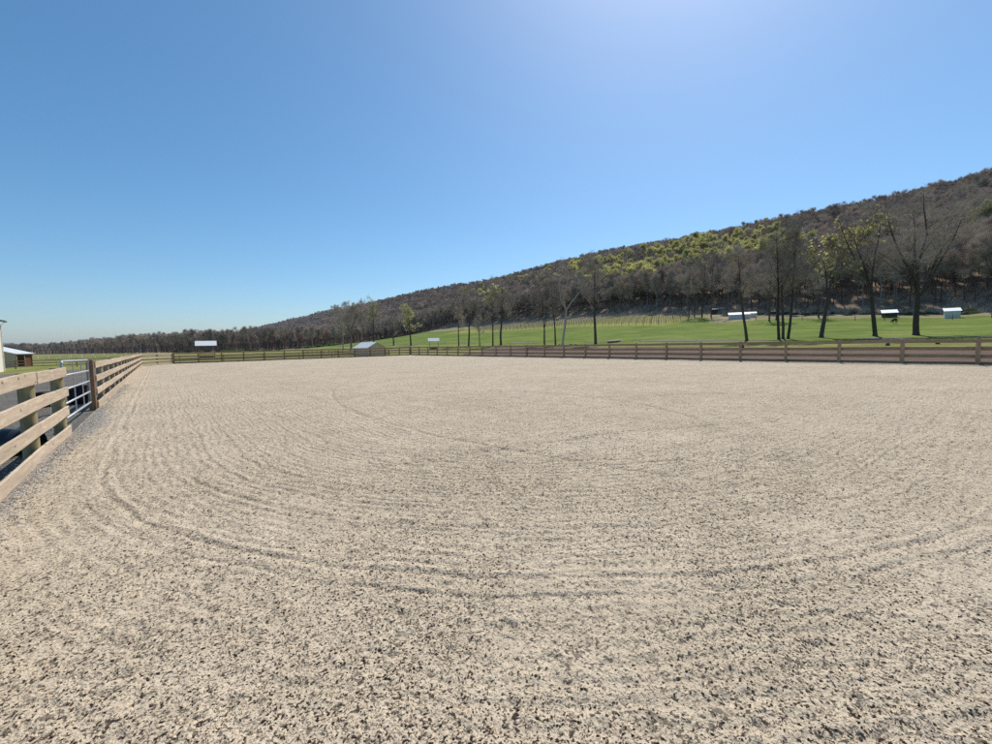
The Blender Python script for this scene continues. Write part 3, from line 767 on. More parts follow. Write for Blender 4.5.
hero(545, 128, 278, 342.6, 'bare_tree', 'dark bare tree whose trunk divides low into a narrow V', fuzz=2, seed=63, r=0.241, fork=.25, leaders=2, limbs=14, kids=(6, 5, 4), crown_r=0.29, tips=[(LA, .03), (RA, .24)])
hero(501.6, 150, 278, 343, 'bare_tree', 'taller broad crowned dark tree, rightmost of the row of five', fuzz=2, seed=71, r=0.361, limbs=16, kids=(7, 5, 4), crown_r=0.34, first=0.33)
hero(493.5, 150, 288, 343.6, 'leafing_tree', 'thin tree with a pale budding top close left of the broad crowned dark tree', fuzz=2, seed=72, r=0.258, limbs=12, kids=(6, 5, 4), crown_r=0.26, first=0.37, leaf='leaf', leafy=0.038, leafzone=.8)
hero(480.3, 155, 316, 343.6, 'bare_tree', 'smallest thin bare tree in the middle of the row of five', fuzz=2, seed=73, r=0.172, limbs=9, kids=(5, 4, 4), crown_r=0.33, first=0.33)
hero(469.3, 160, 294, 343.4, 'bare_tree', 'dark bare tree with a tall open crown, second from left in the row of five', fuzz=2, seed=74, r=0.310, fork=.5, leaders=2, limbs=14, kids=(6, 5, 4), crown_r=0.31, lean=ln(.04), tips=[(LA, .1), (RA, .45)])
hero(459.5, 165, 304, 343.4, 'bare_tree', 'leftmost thin bare tree of the row of five', fuzz=2, seed=75, r=0.224, limbs=11, kids=(6, 5, 4), crown_r=0.31, first=0.33)
hero(411.7, 200, 306, 344.4, 'leafing_tree', 'budding tree with a light olive crown left of the small roofed hay feeder', fuzz=2, seed=81, r=0.361, limbs=14, kids=(6, 5, 4), crown_r=0.36, first=0.29, leaf='leaf', leafy=0.068, leafzone=.4)
hero(394.5, 225, 316, 343.8, 'bare_tree', 'short dark trunked bare tree right of the brown gabled shed', fuzz=2, seed=82, r=0.361, limbs=13, kids=(6, 5, 4), crown_r=0.36, first=0.33)
hero(375, 232, 301, 345, 'leafing_tree', 'budding olive topped tree rising behind the brown gabled shed', fuzz=2, seed=83, r=0.387, limbs=14, kids=(6, 5, 4), crown_r=0.36, first=0.25, leaf='leaf', leafy=0.068, leafzone=.6)
hero(352, 200, 297, 345, 'bare_tree', 'large pale twigged tree standing above the treeline left of the gabled shed', twig='twig_p', bark='bark_grey', fuzz=5, fw=.016, seed=84, r=0.430, fork=.3, leaders=4, limbs=26, kids=(7, 5, 4), crown_r=0.31, spread=.4)
hero(344, 205, 312, 346, 'bare_tree', 'smaller pale twigged tree at the left foot of the large pale twigged one', twig='twig_p', bark='bark_grey', fuzz=2, seed=85, r=0.301, limbs=12, kids=(6, 5, 4), crown_r=0.36, first=0.25)
for i, (px, Z, yt, yb, lb) in enumerate([
        (689, 188, 262, 319, 'leftmost slender bare tree of the clump at the right end of the vineyard'),
        (694.5, 192, 268, 318, 'second slender bare tree of the clump at the right end of the vineyard'),
        (702, 186, 258, 318.5, 'third slender bare tree of the clump at the right end of the vineyard'),
        (711, 183, 252, 319, 'dark bare tree just in front of the two little white sheds'),
        (769, 150, 262, 323, 'thin bare tree behind the three close trunks, on dry grass, left one'),
        (776, 152, 262, 322, 'thin bare tree behind the three close trunks, on dry grass, right one'),
        (818, 150, 268, 318, 'thin bare tree on dry grass behind the leaning leafy tree')]):
    hero(px, Z, yt, yb, 'bare_tree', lb, seed=90 + i, r=.26, limbs=11, kids=(6, 5, 3), crown_r=0.31, first=0.29)

# woodland on the hill: prototypes
protos = []
for i in range(5):
    protos.append(tree_meshes(M['bark_grey'] if i % 2 else M['bark_dark'], M['twig_h'], H=17, seed=200 + i, r=.19, limbs=17, kids=(6, 5, 3),
                              crown_r=.25 + .02 * (i % 3), first=[.16, .34, .14, .40, .24][i], leaders=1 if i % 2 else 3, fork=.34, spread=.3, twr=.032, fuzz=2, fz=(.8, 2.0), fw=.016, low=.9))
lprotos = [tree_meshes(M['bark_grey'], M['twig_h'], M['leaf'], H=15, seed=300 + i, r=.22, limbs=16, kids=(6, 5, 3), crown_r=.34, first=.25,
                       leafy=[1.0, 1.0, .7][i], leafzone=.3, leaf=.22, twr=.022, fuzz=1, fz=(.6, 1.4), fw=.02, low=.5) for i in range(3)]
def inwood(x, y): return wood_mask(x, y) > .5
pos = []
def scatter(xa, xb, ya, yb, step, smin, smax):
    xs = np.arange(xa, xb, step); ys = np.arange(ya, yb, step); X, Y = np.meshgrid(xs, ys)
    X = X + RNG.uniform(-.48, .48, X.shape) * step; Y = Y + RNG.uniform(-.48, .48, Y.shape) * step
    k = inwood(X, Y); X, Y = X[k], Y[k]
    S = RNG.uniform(smin, smax, len(X))
    pos.append(np.stack([X, Y, S], -1))
scatter(196, 475, -90, 500, 5.6, .75, 1.1)
scatter(215, 480, 500, 1300, 8.5, .85, 1.2)
scatter(260, 490, 1300, 3600, 15, 1.0, 1.4)
scatter(-40, 215, 400, 620, 7.5, .75, 1.15)
scatter(-700, 215, 620, 1750, 10.5, .85, 1.25)
pos = np.vstack(pos); pos[:, 2] *= np.interp(pos[:, 0], [215, 300, 455], [1, .9, .68])
X, Y = pos[:, 0], pos[:, 1]
brg = np.degrees(np.arctan2(X, Y)); k = (brg > -16) & (brg < 98); pos = pos[k]; X, Y = pos[:, 0], pos[:, 1]
dist = np.hypot(X, Y); order = np.argsort(dist); pos = pos[order]
kinds = RNG.integers(0, 5, len(pos))
# patches that are already in leaf, mid slope
brg = np.degrees(np.arctan2(pos[:, 0], pos[:, 1]))
pch = vnoise(pos[:, 0] / 16, pos[:, 1] / 20, 77)
bdeg = np.degrees(np.arctan2(pos[:, 0], pos[:, 1])); px0 = pos[:, 0]
ba = sstep((bdeg - 47) / 6) * sstep((74 - bdeg) / 4)
xl = 213 + np.clip(bdeg - 60, 0, 20) * 2.5
band = ba * sstep((px0 - xl) / 6) * sstep((350 - px0) / 30)
band = np.maximum(band * .95, .16 * (px0 > 232) * (px0 < 400) * (bdeg > 33) * (bdeg < 90) * np.where((bdeg > 74) & (px0 > 290), .15, 1.0))
lf = RNG.random(len(pos)) < band * np.where(pch > .42, .80, .20)
LA_ = pos[lf]; LP = LA_[:280]; LS = LA_[280:]; BP = pos[~lf]; kb = kinds[~lf]
vis = np.ones(len(BP), bool)
near = np.argsort(np.hypot(BP[:, 0], BP[:, 1]))[:262]
nm = np.zeros(len(BP), bool); nm[near] = True
src = {}
for i in near:
    x, y, s = BP[i]; kk = int(kb[i])
    root, a, b = put_tree('woodland_tree', protos[kk], (x, y, H1(x, y)), RNG.uniform(0, 6.28), s, 'bare grey woodland tree among many at the lower edge of the wooded hill', 'bare trees at the near edge of the wooded hill')
    src.setdefault(kk, (a, b))
for x, y, s in LP:
    put_tree('leafing_tree', lprotos[int(RNG.integers(0, 3))], (x, y, H1(x, y)), RNG.uniform(0, 6.28), s * 1.22, 'yellow green leafing tree up among the bare woods on the hillside', 'yellow green trees on the wooded hillside')
rest = BP[~nm]; rk = kb[~nm]
lsrc = {}
for kk in range(3):
    for o in COL.objects:
        if o.parent and o.data == lprotos[kk][1]: lsrc[kk] = ([c for c in o.parent.children if c.data == lprotos[kk][0]][0], o); break
def forest_stuff(name, label, rest, rk, src):
    V = np.stack([rest[:, 0], rest[:, 1], hgt(rest[:, 0], rest[:, 1])], -1)
    me = bpy.data.meshes.new(name); me.vertices.add(len(V)); me.vertices.foreach_set('co', V.astype(np.float32).ravel())
    for nme, tp, val in (('kind_id', 'INT', rk.astype(np.int32)), ('rz', 'FLOAT', RNG.uniform(0, 6.28, len(V)).astype(np.float32)), ('sc', 'FLOAT', rest[:, 2].astype(np.float32))):
        at = me.attributes.new(nme, tp, 'POINT'); at.data.foreach_set('value', val)
    me.update()
    wo = link(name, me); setp(wo, label, 'woodland', kind='stuff')
    ng = bpy.data.node_groups.new(name, 'GeometryNodeTree')
    ng.interface.new_socket('Geometry', in_out='INPUT', socket_type='NodeSocketGeometry'); ng.interface.new_socket('Geometry', in_out='OUTPUT', socket_type='NodeSocketGeometry')
    gi = ng.nodes.new('NodeGroupInput'); go = ng.nodes.new('NodeGroupOutput'); jo = ng.nodes.new('GeometryNodeJoinGeometry')
    def nattr(n, t):
        a = ng.nodes.new('GeometryNodeInputNamedAttribute'); a.data_type = t; a.inputs['Name'].default_value = n; return a.outputs['Attribute']
    ak, ar, asc = nattr('kind_id', 'INT'), nattr('rz', 'FLOAT'), nattr('sc', 'FLOAT')
    cx = ng.nodes.new('ShaderNodeCombineXYZ'); ng.links.new(ar, cx.inputs[2])
    for kk in src:
        j = ng.nodes.new('GeometryNodeJoinGeometry')
        for ob in src[kk]:
            oi = ng.nodes.new('GeometryNodeObjectInfo'); oi.transform_space = 'ORIGINAL'; oi.inputs['Object'].default_value = ob
            ng.links.new(oi.outputs['Geometry'], j.inputs[0])
        ip = ng.nodes.new('GeometryNodeInstanceOnPoints'); cmp_ = ng.nodes.new('FunctionNodeCompare'); cmp_.data_type = 'INT'; cmp_.operation = 'EQUAL'
        ng.links.new(ak, cmp_.inputs[2]); cmp_.inputs[3].default_value = kk
        ng.links.new(gi.outputs[0], ip.inputs['Points']); ng.links.new(cmp_.outputs[0], ip.inputs['Selection']); ng.links.new(j.outputs[0], ip.inputs['Instance'])
        ng.links.new(cx.outputs[0], ip.inputs['Rotation']); ng.links.new(asc, ip.inputs['Scale'])
        ng.links.new(ip.outputs[0], jo.inputs[0])
    ng.links.new(jo.outputs[0], go.inputs[0])
    md = wo.modifiers.new('trees', 'NODES'); md.node_group = ng
forest_stuff('woodland', 'mass of bare grey brown woods covering the long hill', rest, rk, src)
LS = LS.copy(); LS[:, 2] *= 1.15
forest_stuff('leafing_woodland', 'farther yellow green crowns high in the woods near the ridge', LS, RNG.integers(0, 3, len(LS)), lsrc)

# shrubs along the far meadow and the wood edge
def shrub_mesh(seed, R=1.6):
    g = np.random.default_rng(seed); n = 900
    a = g.normal(0, 1, (n, 3)); a /= np.linalg.norm(a, axis=1)[:, None]
    c = a * (g.random((n, 1)) ** .4) * np.array([[R, R, R * .62]]); c[:, 2] = np.abs(c[:, 2]) + .1
    c *= (.75 + .5 * vnoise(c[:, 0] * 1.3 + 9, c[:, 1] * 1.3 + 9, seed))[:, None]
    u = g.normal(0, 1, (n, 3)); u /= np.linalg.norm(u, axis=1)[:, None]; w = np.cross(u, a); s = g.uniform(.07, .2, (n, 1))
    V = np.stack([c - u * s, c + w * s, c + u * s, c - w * s], 1).reshape(-1, 3)
    return npmesh('shrub', V, np.arange(n * 4).reshape(-1, 4), [M['shrubleaf']])
sm = [shrub_mesh(i) for i in range(3)]
def shrub(x, y, s, label, group):
    o = link('shrub', sm[random.randrange(3)], None, (x, y, H1(x, y) - .1), random.uniform(0, 6)); o.scale = (s * 1.3, s * 1.3, s); setp(o, label, 'shrub', group)
def undergrowth():
    g = np.random.default_rng(44); n = 3400
    y = g.uniform(-70, 422, n); ex = np.interp(y, [p[1] for p in EDGE], [p[0] for p in EDGE]); x = ex + g.uniform(-4, 26, n)
    k = vnoise(x / 9, y / 9, 91) > .38; x, y = x[k], y[k]; n = len(x); m = 26
    R_ = g.uniform(.6, 1.5, (n, 1)); hh = R_ * g.uniform(.9, 1.9, (n, 1))
    bx_ = np.repeat(x, m).reshape(n, m) + g.normal(0, .25, (n, m)); by_ = np.repeat(y, m).reshape(n, m) + g.normal(0, .25, (n, m))
    a = np.stack([bx_, by_, hgt(bx_, by_) - .1], -1).reshape(-1, 3)
    d = np.stack([g.normal(0, .5, (n, m)) * R_, g.normal(0, .5, (n, m)) * R_, hh * g.uniform(.5, 1.1, (n, m))], -1).reshape(-1, 3)
    b = a + d; sd_ = np.cross(d, g.normal(0, 1, d.shape)); sd_ /= np.linalg.norm(sd_, axis=1)[:, None]
    V = np.stack([a - sd_ * .035, a + sd_ * .035, b + sd_ * .02, b - sd_ * .02], 1).reshape(-1, 3)
    o = link('undergrowth', npmesh('undergrowth', V, np.arange(len(V)).reshape(-1, 4), [M['twig_h']]))
    setp(o, 'tangled bare brush along the foot of the wooded hill', 'undergrowth', kind='stuff')
undergrowth()
rg = random.Random(5)
for i in range(46):
    px = rg.uniform(172, 345); Z = rg.uniform(330, 410) * (1 if px > 200 else 1.1); x, y = P(px, Z)
    shrub(x, y, rg.uniform(.8, 2.0), 'low green shrub at the foot of the far treeline behind the meadow', 'green shrubs under the far treeline')
for i in range(60):
    y = rg.uniform(-8, 80); x = 197 + rg.uniform(-7, 4)
    shrub(x, y, rg.uniform(.4, .9), 'scrubby bush along the wood edge behind the small white sheds', 'bushes along the wood edge')

# ------------------------------------------------------------------ sheds
def shed(name, label, px, Z, w, d, hf, hb, rz, wall, roof, open_front=False, group=None, over=.3, dz=0, gable=False, door=False):
    """w along local x, d along local y (back is +y). Front at y=0."""
    x, y = P(px, Z); root = empty(name, (x, y, H1(x, y) + dz), rz, label, 'shed', group)
    t = .08
    if gable:
        hp = hb
        for sx in (-w / 2, w / 2):
            mb = MB(); mb.box((sx, d / 2, hf / 2 - .15), (t, d, hf + .3)); mb.obj('side_wall', wall, root)
        for yy in (0, d):
            mb = MB(); mb.prism([(-w / 2, -.3), (w / 2, -.3), (w / 2, hf), (0, hp), (-w / 2, hf)], yy - t / 2 - .002, yy + t / 2 + .002); mb.obj('gable_wall', wall, root)
        for s in (-1, 1):
            mb = MB(); al = atan2(hp - hf, w / 2); Ls = hypot(w / 2, hp - hf) + over
            cx_ = s * (w / 4 + over * cos(al) / 2); cz = (hf + hp) / 2 - over * sin(al) / 2 + .06
            R = Matrix.Rotation(s * al, 3, 'Y'); mb.box((cx_, d / 2, cz), (Ls, d + 2 * over, .05), M=R)
            for k in range(int((d + 2 * over) / .4)):
                mb.box((cx_, -over + .2 + k * .4, cz + .04), (Ls, .05, .03), M=R)
            mb.obj('roof_slope', roof, root)
    else:
        mb = MB(); mb.box((0, d, hb / 2 - .15), (w, t, hb + .3)); mb.obj('back_wall', wall, root)
        for sx in (-w / 2, w / 2):
            mb = MB(); V = [(sx - t / 2, 0, -.3), (sx - t / 2, d, -.3), (sx - t / 2, d, hb), (sx - t / 2, 0, hf)]; V += [(a + t, b, c) for a, b, c in V]
            mb.add(V, [(0, 1, 2, 3), (7, 6, 5, 4), (0, 4, 5, 1), (1, 5, 6, 2), (2, 6, 7, 3), (3, 7, 4, 0)]); mb.obj('side_wall', wall, root)
        if open_front:
            for sx in (-w / 2 + .09, 0, w / 2 - .09):
                mb = MB(); mb.box((sx, -.02, hf / 2 - .15), (.12, .12, hf + .28)); mb.obj('front_post', M['post_l'], root)
            mb = MB(); mb.box((0, -.02, hf - .1), (w, .14, .18)); mb.obj('lintel', M['post_l'], root)
            mb = MB(); mb.box((w / 4, .10, hf * .42), (w / 2 - .3, .05, hf * .84)); mb.obj('partition', M['redb'], root)
        else:
            mb = MB(); mb.box((0, 0, hf / 2 - .15), (w, t, hf + .3)); mb.obj('front_wall', wall, root)
        mb = MB(); al = atan2(hb - hf, d); Ls = hypot(d, hb - hf) + 2 * over; R = Matrix.Rotation(al, 3, 'X')
        cz = (hf + hb) / 2 + .09; mb.box((0, d / 2, cz), (w + 2 * over, Ls, .06), M=R)
        for k in range(int((w + 2 * over) / .4)):
            mb.box((-w / 2 - over + .2 + k * .4, d / 2, cz + .04), (.05, Ls, .03), M=R)
        mb.obj('roof', roof, root)
    return root
# open tan shelter at the far left: its front looks right
shed('run_in_shed', 'tan open fronted animal shelter with a white sloping roof at the left edge', 25.5, 82, 3.8, 4.6, 2.45, 3.75, radians(66), M['tan'], M['roof'], True)
# local x axis of that shelter runs right and away
# barn at the very left
bx, by = -14.9, 77.8
z0 = H1(-15, 70)
root = empty('barn', (bx, by, z0), 0, 'tall pale walled barn with dark gutter cut off by the left edge of the view', 'barn')
mb = MB(); mb.box((-.1, -14, 3.0), (.2, 28, 6.6)); mb.obj('side_wall', M['white'], root)
for yy in (-.1, -27.9):
    mb = MB(); mb.prism([(-16, -.3), (-.2, -.3), (-.2, 6.3), (-8.1, 9.4), (-16, 6.3)], yy - .1, yy + .1); mb.obj('gable_wall', M['white'], root)
mb = MB(); mb.box((-16.1, -14, 3.0), (.2, 28, 6.6)); mb.obj('side_wall', M['white'], root)
for s in (0, 1):
    al = atan2(3.1, 7.9); Ls = hypot(7.9, 3.1) + .6; mb = MB()
    cx_ = (-4.05 + .25) if s == 0 else (-12.15 - .25)
    mb.box((cx_, -14, 7.85), (Ls, 28.8, .12), M=Matrix.Rotation(al if s == 0 else -al, 3, 'Y')); mb.obj('roof_slope', M['roofg'], root)
mb = MB(); mb.box((.45, -14, 6.05), (.16, 28.9, .16)); mb.obj('gutter', M['gutter'], root)
mb = MB(); mb.box((.19, -14, 6.18), (.38, 28.8, .05)); mb.obj('soffit', M['white'], root)
mb = MB(); mb.tube([(.45, -.1, 6.0), (.08, -.1, 5.6), (.08, -.1, 0)], .05, 8); mb.obj('downpipe', M['white'], root)
# brown gabled shed beyond the far fence
shed('gabled_shed', 'low brown gabled shed with pale grey roof just beyond the far corner', 377, 86, 4.1, 4.6, 1.7, 2.75, radians(14), M['tan'], M['roofg'], gable=True, over=.25)
BR = radians
shed('run_in_shed', 'long white roofed pale blue shed behind the left leaning bare tree', 739, 166, 6.8, 3.0, 1.7, 2.5, -BR(64), M['bluewall'], M['roof'], group='small white sheds on the slope')
shed('run_in_shed', 'tiny white shed at the right end of the long white roofed shed', 752.5, 168, 2.2, 2.0, 1.6, 2.1, -BR(64), M['bluewall'], M['roof'], group='small white sheds on the slope')
shed('run_in_shed', 'pale grey shed with a slanting white roof near the right edge of the slope', 951.5, 122, 3.0, 2.6, 2.0, 2.8, -BR(78), M['bluewall'], M['roof'], group='small white sheds on the slope')
shed('run_in_shed', 'open white roofed shelter behind the black horse', 889, 136, 3.4, 2.6, 1.5, 2.4, -BR(74), M['dark'], M['roof'], group='small white sheds on the slope')
shed('run_in_shed', 'dark walled little shed with a white roof edge at the foot of the wood', 714.5, 192, 2.4, 2.2, 2.2, 2.5, -BR(62), M['dark'], M['roof'], group='small white sheds on the slope')
shed('run_in_shed', 'grey walled little shed right of the dark walled one at the foot of the wood', 720.5, 194, 2.2, 2.2, 2.1, 2.4, -BR(62), M['stone'], M['roof'], group='small white sheds on the slope')

def feeder(px, Z, w, h, rz, label):
    x, y = P(px, Z); root = empty('hay_feeder', (x, y, H1(x, y)), rz, label, 'hay feeder', 'roofed hay feeders in the pasture')
    d = w * .55
    for sx in (-1, 1):
        for sy in (-1, 1):
            mb = MB(); mb.box((sx * w * .38, sy * d * .4, h * .36), (.12, .12, h * .76)); mb.obj('post', M['post_d'], root)
    mb = MB()
    for sy in (-1, 1):
        for z in (.25, .5, .8, 1.1): mb.box((0, sy * (d * .4 + .08), z), (w * .8, .04, .12))
    for sx in (-1, 1):
        for z in (.25, .5, .8, 1.1): mb.box((sx * (w * .38 + .08), 0, z), (.04, d * .78, .12))
    mb.obj('hay_rack', M['post_d'], root)
    mb = MB(); mb.box((0, 0, .5), (w * .66, d * .6, .55)); mb.obj('hay', M['dark'], root)
    al = atan2(h * .24, d / 2)
    for s in (-1, 1):
        mb = MB(); Ls = hypot(d / 2, h * .24) + .15; R = Matrix.Rotation(-s * al, 3, 'X')
        mb.box((0, s * (d / 4 + .05), h * .86), (w, Ls, .05), M=R); mb.obj('roof_slope', M['roof'], root)
feeder(207.5, 106, 4.4, 4.4, BR(-38 + 32), 'wider roofed hay feeder in the pasture beyond the far left part of the fence')
feeder(434.5, 150, 3.9, 4.1, BR(-38 + 8), 'small white roofed hay feeder by the tree row beyond the far corner')

# ------------------------------------------------------------------ pasture fences
sp_s = square_post_mesh(1.3, .11, M['post_d'])
fence('paddock_fence', 'second darker rail fence across the pasture behind the far end of the arena', [(-29 + 6.35 * k, 91 + .02 * k) for k in range(12)], -1, sp_s, M['board_b'], hb=.12, lev=[.35, .75, 1.15], per=1, ext0=0, ext1=0, zf=H1, group=None, pw=.11)
fence('paddock_fence', 'darker rail fence running away from the far corner toward the hay feeder', [(41, 92 + 6.2 * k) for k in range(13)], -1, sp_s, M['board_b'], hb=.12, lev=[.35, .75, 1.15], per=1, ext0=0, ext1=0, zf=H1, group=None, pw=.11)
def wire_fence(label, pts, h, mat, grp=None, r=.05, wires=(.3, .6, .9, 1.2)):
    x0, y0 = pts[0]; z0 = H1(x0, y0); root = empty('wire_fence', (x0, y0, z0), 0, label, 'fence', grp)
    mb = MB(); mb.tube([(0, 0, -.2), (0, 0, h)], r, 8); pm = mb.mesh('post', mat, True)
    for x, y in pts: link('post', pm, root, (x - x0, y - y0, H1(x, y) - z0))
    for w in wires:
        mb = MB(); mb.tube([(x - x0, y - y0, H1(x, y) - z0 + w) for x, y in pts], .012, 4); mb.obj('wire', M['wire'], root)
wire_fence('thin wire fence on dark posts along the top edge of the green field, right side', [(171 + .6 * sin(k), -12 + 7 * k) for k in range(12)], 1.5, M['post_d'], r=.09)
wire_fence('pale posted wire fence across the far left pasture behind the open shelter', [P(px, 128) for px in range(28, 172, 11)], 1.5, M['white'], r=.05, wires=(.4, .8, 1.2, 1.45))
wire_fence('pale posted wire fence nearer the gravel yard, seen above the metal gate', [P(px, 86) for px in range(44, 135, 13)], 1.4, M['galv'], r=.04, wires=(.4, .8, 1.2, 1.38))

# ------------------------------------------------------------------ vineyard rows
mb = MB(); mb.tube([(0, 0, -.2), (0, 0, 2.0)], .06, 6); vp = mb.mesh('post', M['bark_grey'], True)
vrows = 0
for k in range(46):
    y = 92 + 3.3 * k; xa, xb = 151 + .02 * k, 195 if y < 175 else 195 - (y - 175) * .12
    if y > 200: xa = 153 + (y - 200) * .35
    if xb - xa < 8: continue
    z0 = H1(xa, y); root = empty('vine_row', (xa, y, z0), 0, 'row of posts and wires with bare vines in the hillside vineyard', 'vine row', 'rows of the vineyard'); vrows += 1
    xs = np.arange(xa, xb, 5.6)
    for x in xs: link('post', vp, root, (x - xa, 0, H1(x, y) - z0))
    mb = MB()
    for w in (.9, 1.35, 1.75): mb.tube([(x - xa, 0, H1(x, y) - z0 + w) for x in xs], .012, 3)
    mb.obj('wire', M['wire'], root)
    mb = MB(); g_ = random.Random(k)
    x = xa + .8
    while x < xs[-1]:
        z = H1(x, y) - z0; a_ = x - xa
        mb.tube([(a_, 0, z - .1), (a_ + g_.uniform(-.1, .1), g_.uniform(-.06, .06), z + .9)], [.07, .05], 4)
        mb.tube([(a_ - .6, 0, z + .9), (a_, 0, z + .86), (a_ + .6, 0, z + .92)], .022, 3)
        for q in range(4): mb.tube([(a_ + g_.uniform(-.6, .6), 0, z + .9), (a_ + g_.uniform(-.7, .7), g_.uniform(-.15, .15), z + g_.uniform(1.3, 1.8))], .02, 3)
        x += 1.8
    mb.obj('vines', M['twig'], root)

# ------------------------------------------------------------------ black horse grazing
hx, hy = P(894, 118); hr = empty('horse', (hx, hy, H1(hx, hy) + .02), atan2(-S_[1], -S_[0]) + .2, 'black horse grazing with lowered head before an open white roofed shelter', 'horse')
J = [(-.55, 0, 1.22, .26), (-.25, 0, 1.20, .29), (.1, 0, 1.18, .30), (.45, 0, 1.20, .28), (.68, 0, 1.18, .20), (.95, 0, .95, .15), (1.18, 0, .66, .11), (1.34, 0, .42, .085), (1.52, 0, .20, .05),   # spine, neck, head
     (-.72, 0, 1.20, .12), (-.86, 0, .95, .05), (-.90, 0, .55, .03)]   # dock, tail
Eg = [(0, 1), (1, 2), (2, 3), (3, 4), (4, 5), (5, 6), (6, 7), (7, 8), (0, 9), (9, 10), (10, 11)]
def leg(root_i, pts):
    prev = root_i
    for p in pts: J.append(p); Eg.append((prev, len(J) - 1)); prev = len(J) - 1
for s in (-1, 1):
    leg(0, [(-.50, s * .17, .98, .17), (-.42 + s * .04, s * .18, .74, .10), (-.60 + s * .05, s * .18, .48, .062), (-.56 + s * .06, s * .18, .12, .045), (-.50 + s * .06, s * .18, .03, .06)])
    leg(3, [(.50, s * .16, .92, .13), (.52 + s * .08, s * .16, .50, .065), (.52 + s * .10, s * .16, .12, .042), (.57 + s * .10, s * .16, .03, .055)])
me = bpy.data.meshes.new('horse_body'); me.from_pydata([j[:3] for j in J], Eg, []); me.materials.append(M['horse'])
ho = link('body', me, hr); sk = ho.modifiers.new('skin', 'SKIN')
for v, j in zip(me.skin_vertices[0].data, J): v.radius = (j[3], j[3])
me.skin_vertices[0].data[2].use_root = True
ho.modifiers.new('sub', 'SUBSURF').levels = 2; ho.modifiers['sub'].render_levels = 2
mb = MB()
for s in (-1, 1): mb.tube([(1.22, s * .06, .66), (1.20, s * .09, .76)], [.03, .008], 6)
mb.obj('ears', M['horse'], hr)
mb = MB(); mb.prism([(.62, 1.30), (.98, 1.06), (1.2, .76), (1.12, .70), (.9, .95), (.6, 1.2)], -.03, .03); mb.obj('mane', M['horse'], hr)

# stones and added dark stand-ins for tree shadow under the trees
def rock_mesh(seed, s=(1, 1, .6)):
    bm = bmesh.new(); bmesh.ops.create_icosphere(bm, subdivisions=3, radius=.5)
    for v in bm.verts:
        n = vnoise(np.array([v.co.x * 3 + 20]), np.array([v.co.y * 3 + 20 + v.co.z * 2]), seed)[0]
        v.co = Vector((v.co.x * s[0], v.co.y * s[1], v.co.z * s[2])) * (.7 + .6 * n)
    me = bpy.data.meshes.new('rock'); bm.to_mesh(me); bm.free(); me.materials.append(M['stone']); return me
x, y = P(616, 120); o = link('gravel_heap', rock_mesh(3, (7, 4, 1.1)), None, (x, y, H1(x, y)), .5); setp(o, 'low grey gravel heap right of the straight dark tree before the vineyard', 'gravel heap')
for i, (px, Z, lb) in enumerate([(571, 118, 'larger grey boulder right of the pale crooked tree'), (576, 117, 'smaller grey boulder furthest right of the pale crooked tree'), (560, 119, 'dark stone between the thin tree and the pale crooked tree')]):
    x, y = P(px, Z); o = link('boulder', rock_mesh(10 + i, (1.5, 1, .9)), None, (x, y, H1(x, y) + .1), i); setp(o, lb, 'boulder')
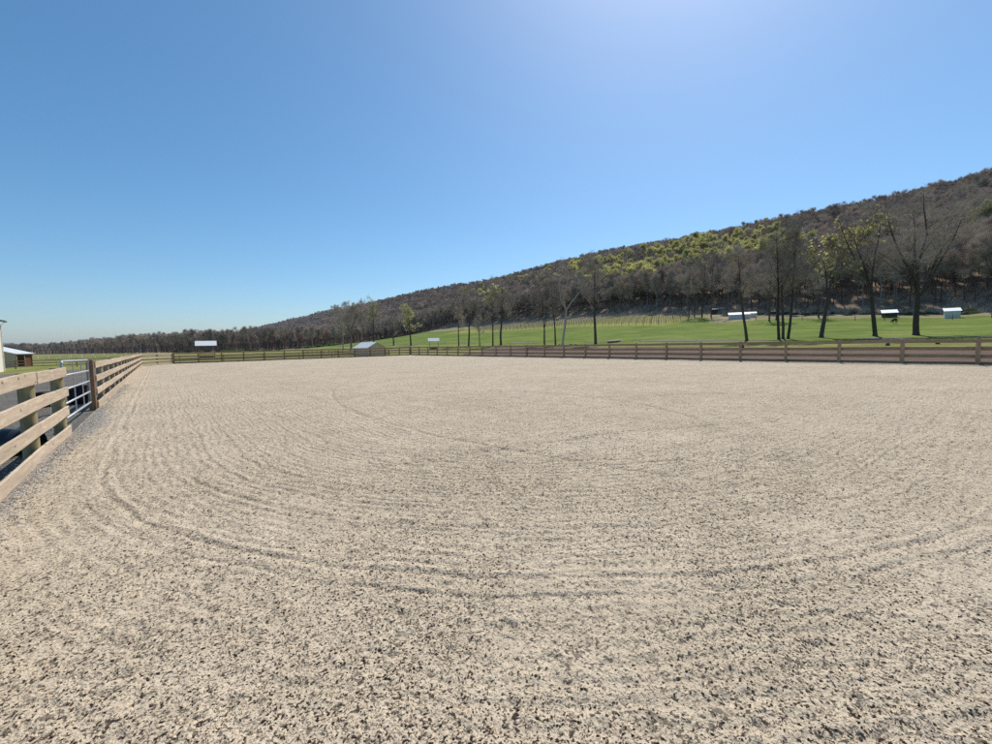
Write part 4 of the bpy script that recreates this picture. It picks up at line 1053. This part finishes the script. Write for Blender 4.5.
for i, (px, Z, lb) in enumerate([(743, 72, 'dark shape standing in for tree shadow in the rough grass under the left leaning tree'), (888, 62, 'dark shape standing in for tree shadow in the rough grass beyond the fence, left of the great tree'), (938, 60, 'dark shape standing in for tree shadow in the rough grass beyond the fence, right of the great tree')]):
    x, y = P(px, Z); mb = MB(); mb.tube([(0, 0, -.2), (.02, 0, .12), (-.08, .03, .45), (-.14, .04, .6)], [.34, .24, .19, .15], 10); mb.tube([(-.05, 0, .3), (.3, .1, .5)], [.09, .04], 6)
    o = mb.obj('shadow_stump', M['bark_dark'], None, (x, y, H1(x, y)), .4 + i, True); setp(o, lb, 'shadow_stump')  # added dark shapes where only tree shadow lies on the grass

# ------------------------------------------------------------------ haze: one closed box of thin air round everything
mb = MB(); mb.box((600, 2000, 60), (14400, 15000, 130))
hm = bpy.data.materials.new('haze_air'); hm.use_nodes = True; hn = hm.node_tree; hn.nodes.remove(hn.nodes['Principled BSDF'])
pv = hn.nodes.new('ShaderNodeVolumePrincipled'); pv.inputs['Density'].default_value = .00006; pv.inputs['Color'].default_value = (.62, .74, .92, 1)
hn.links.new(pv.outputs[0], hn.nodes['Material Output'].inputs['Volume'])
setp(mb.obj('haze', hm), 'thin bluish air over the fields and the wooded hill', 'haze', kind='stuff')
# ------------------------------------------------------------------ light
SUN_B, SUN_E = radians(64), radians(54)
w = bpy.data.worlds.new('World'); scene.world = w; w.use_nodes = True; nt = w.node_tree
sky = nt.nodes.new('ShaderNodeTexSky'); sky.sky_type = 'NISHITA'; sky.sun_disc = False
sky.sun_elevation = SUN_E; sky.sun_rotation = SUN_B; sky.air_density = 1.0; sky.dust_density = 1.1; sky.ozone_density = 6.0; sky.altitude = 400
bg = nt.nodes['Background']; hs = nt.nodes.new('ShaderNodeHueSaturation'); hs.inputs['Hue'].default_value = .489; hs.inputs['Saturation'].default_value = 1.13
nt.links.new(sky.outputs[0], hs.inputs['Color']); nt.links.new(hs.outputs[0], bg.inputs[0]); bg.inputs[1].default_value = .132
sd = bpy.data.lights.new('sun', 'SUN'); sd.energy = 4.5; sd.angle = radians(.53); sd.color = (1, .95, .87)
so = bpy.data.objects.new('sun', sd); COL.objects.link(so)
dv = Vector((sin(SUN_B) * cos(SUN_E), cos(SUN_B) * cos(SUN_E), sin(SUN_E)))
so.rotation_euler = dv.to_track_quat('Z', 'Y').to_euler(); so.location = (30, 20, 60)
vs = scene.view_settings; vs.view_transform = 'Standard'; vs.look = 'None'; vs.gamma = 1; vs.use_curve_mapping = False; vs.exposure = 0
scene.cycles.use_denoising = False
scene.cycles.max_bounces = 5; scene.cycles.transparent_max_bounces = 4
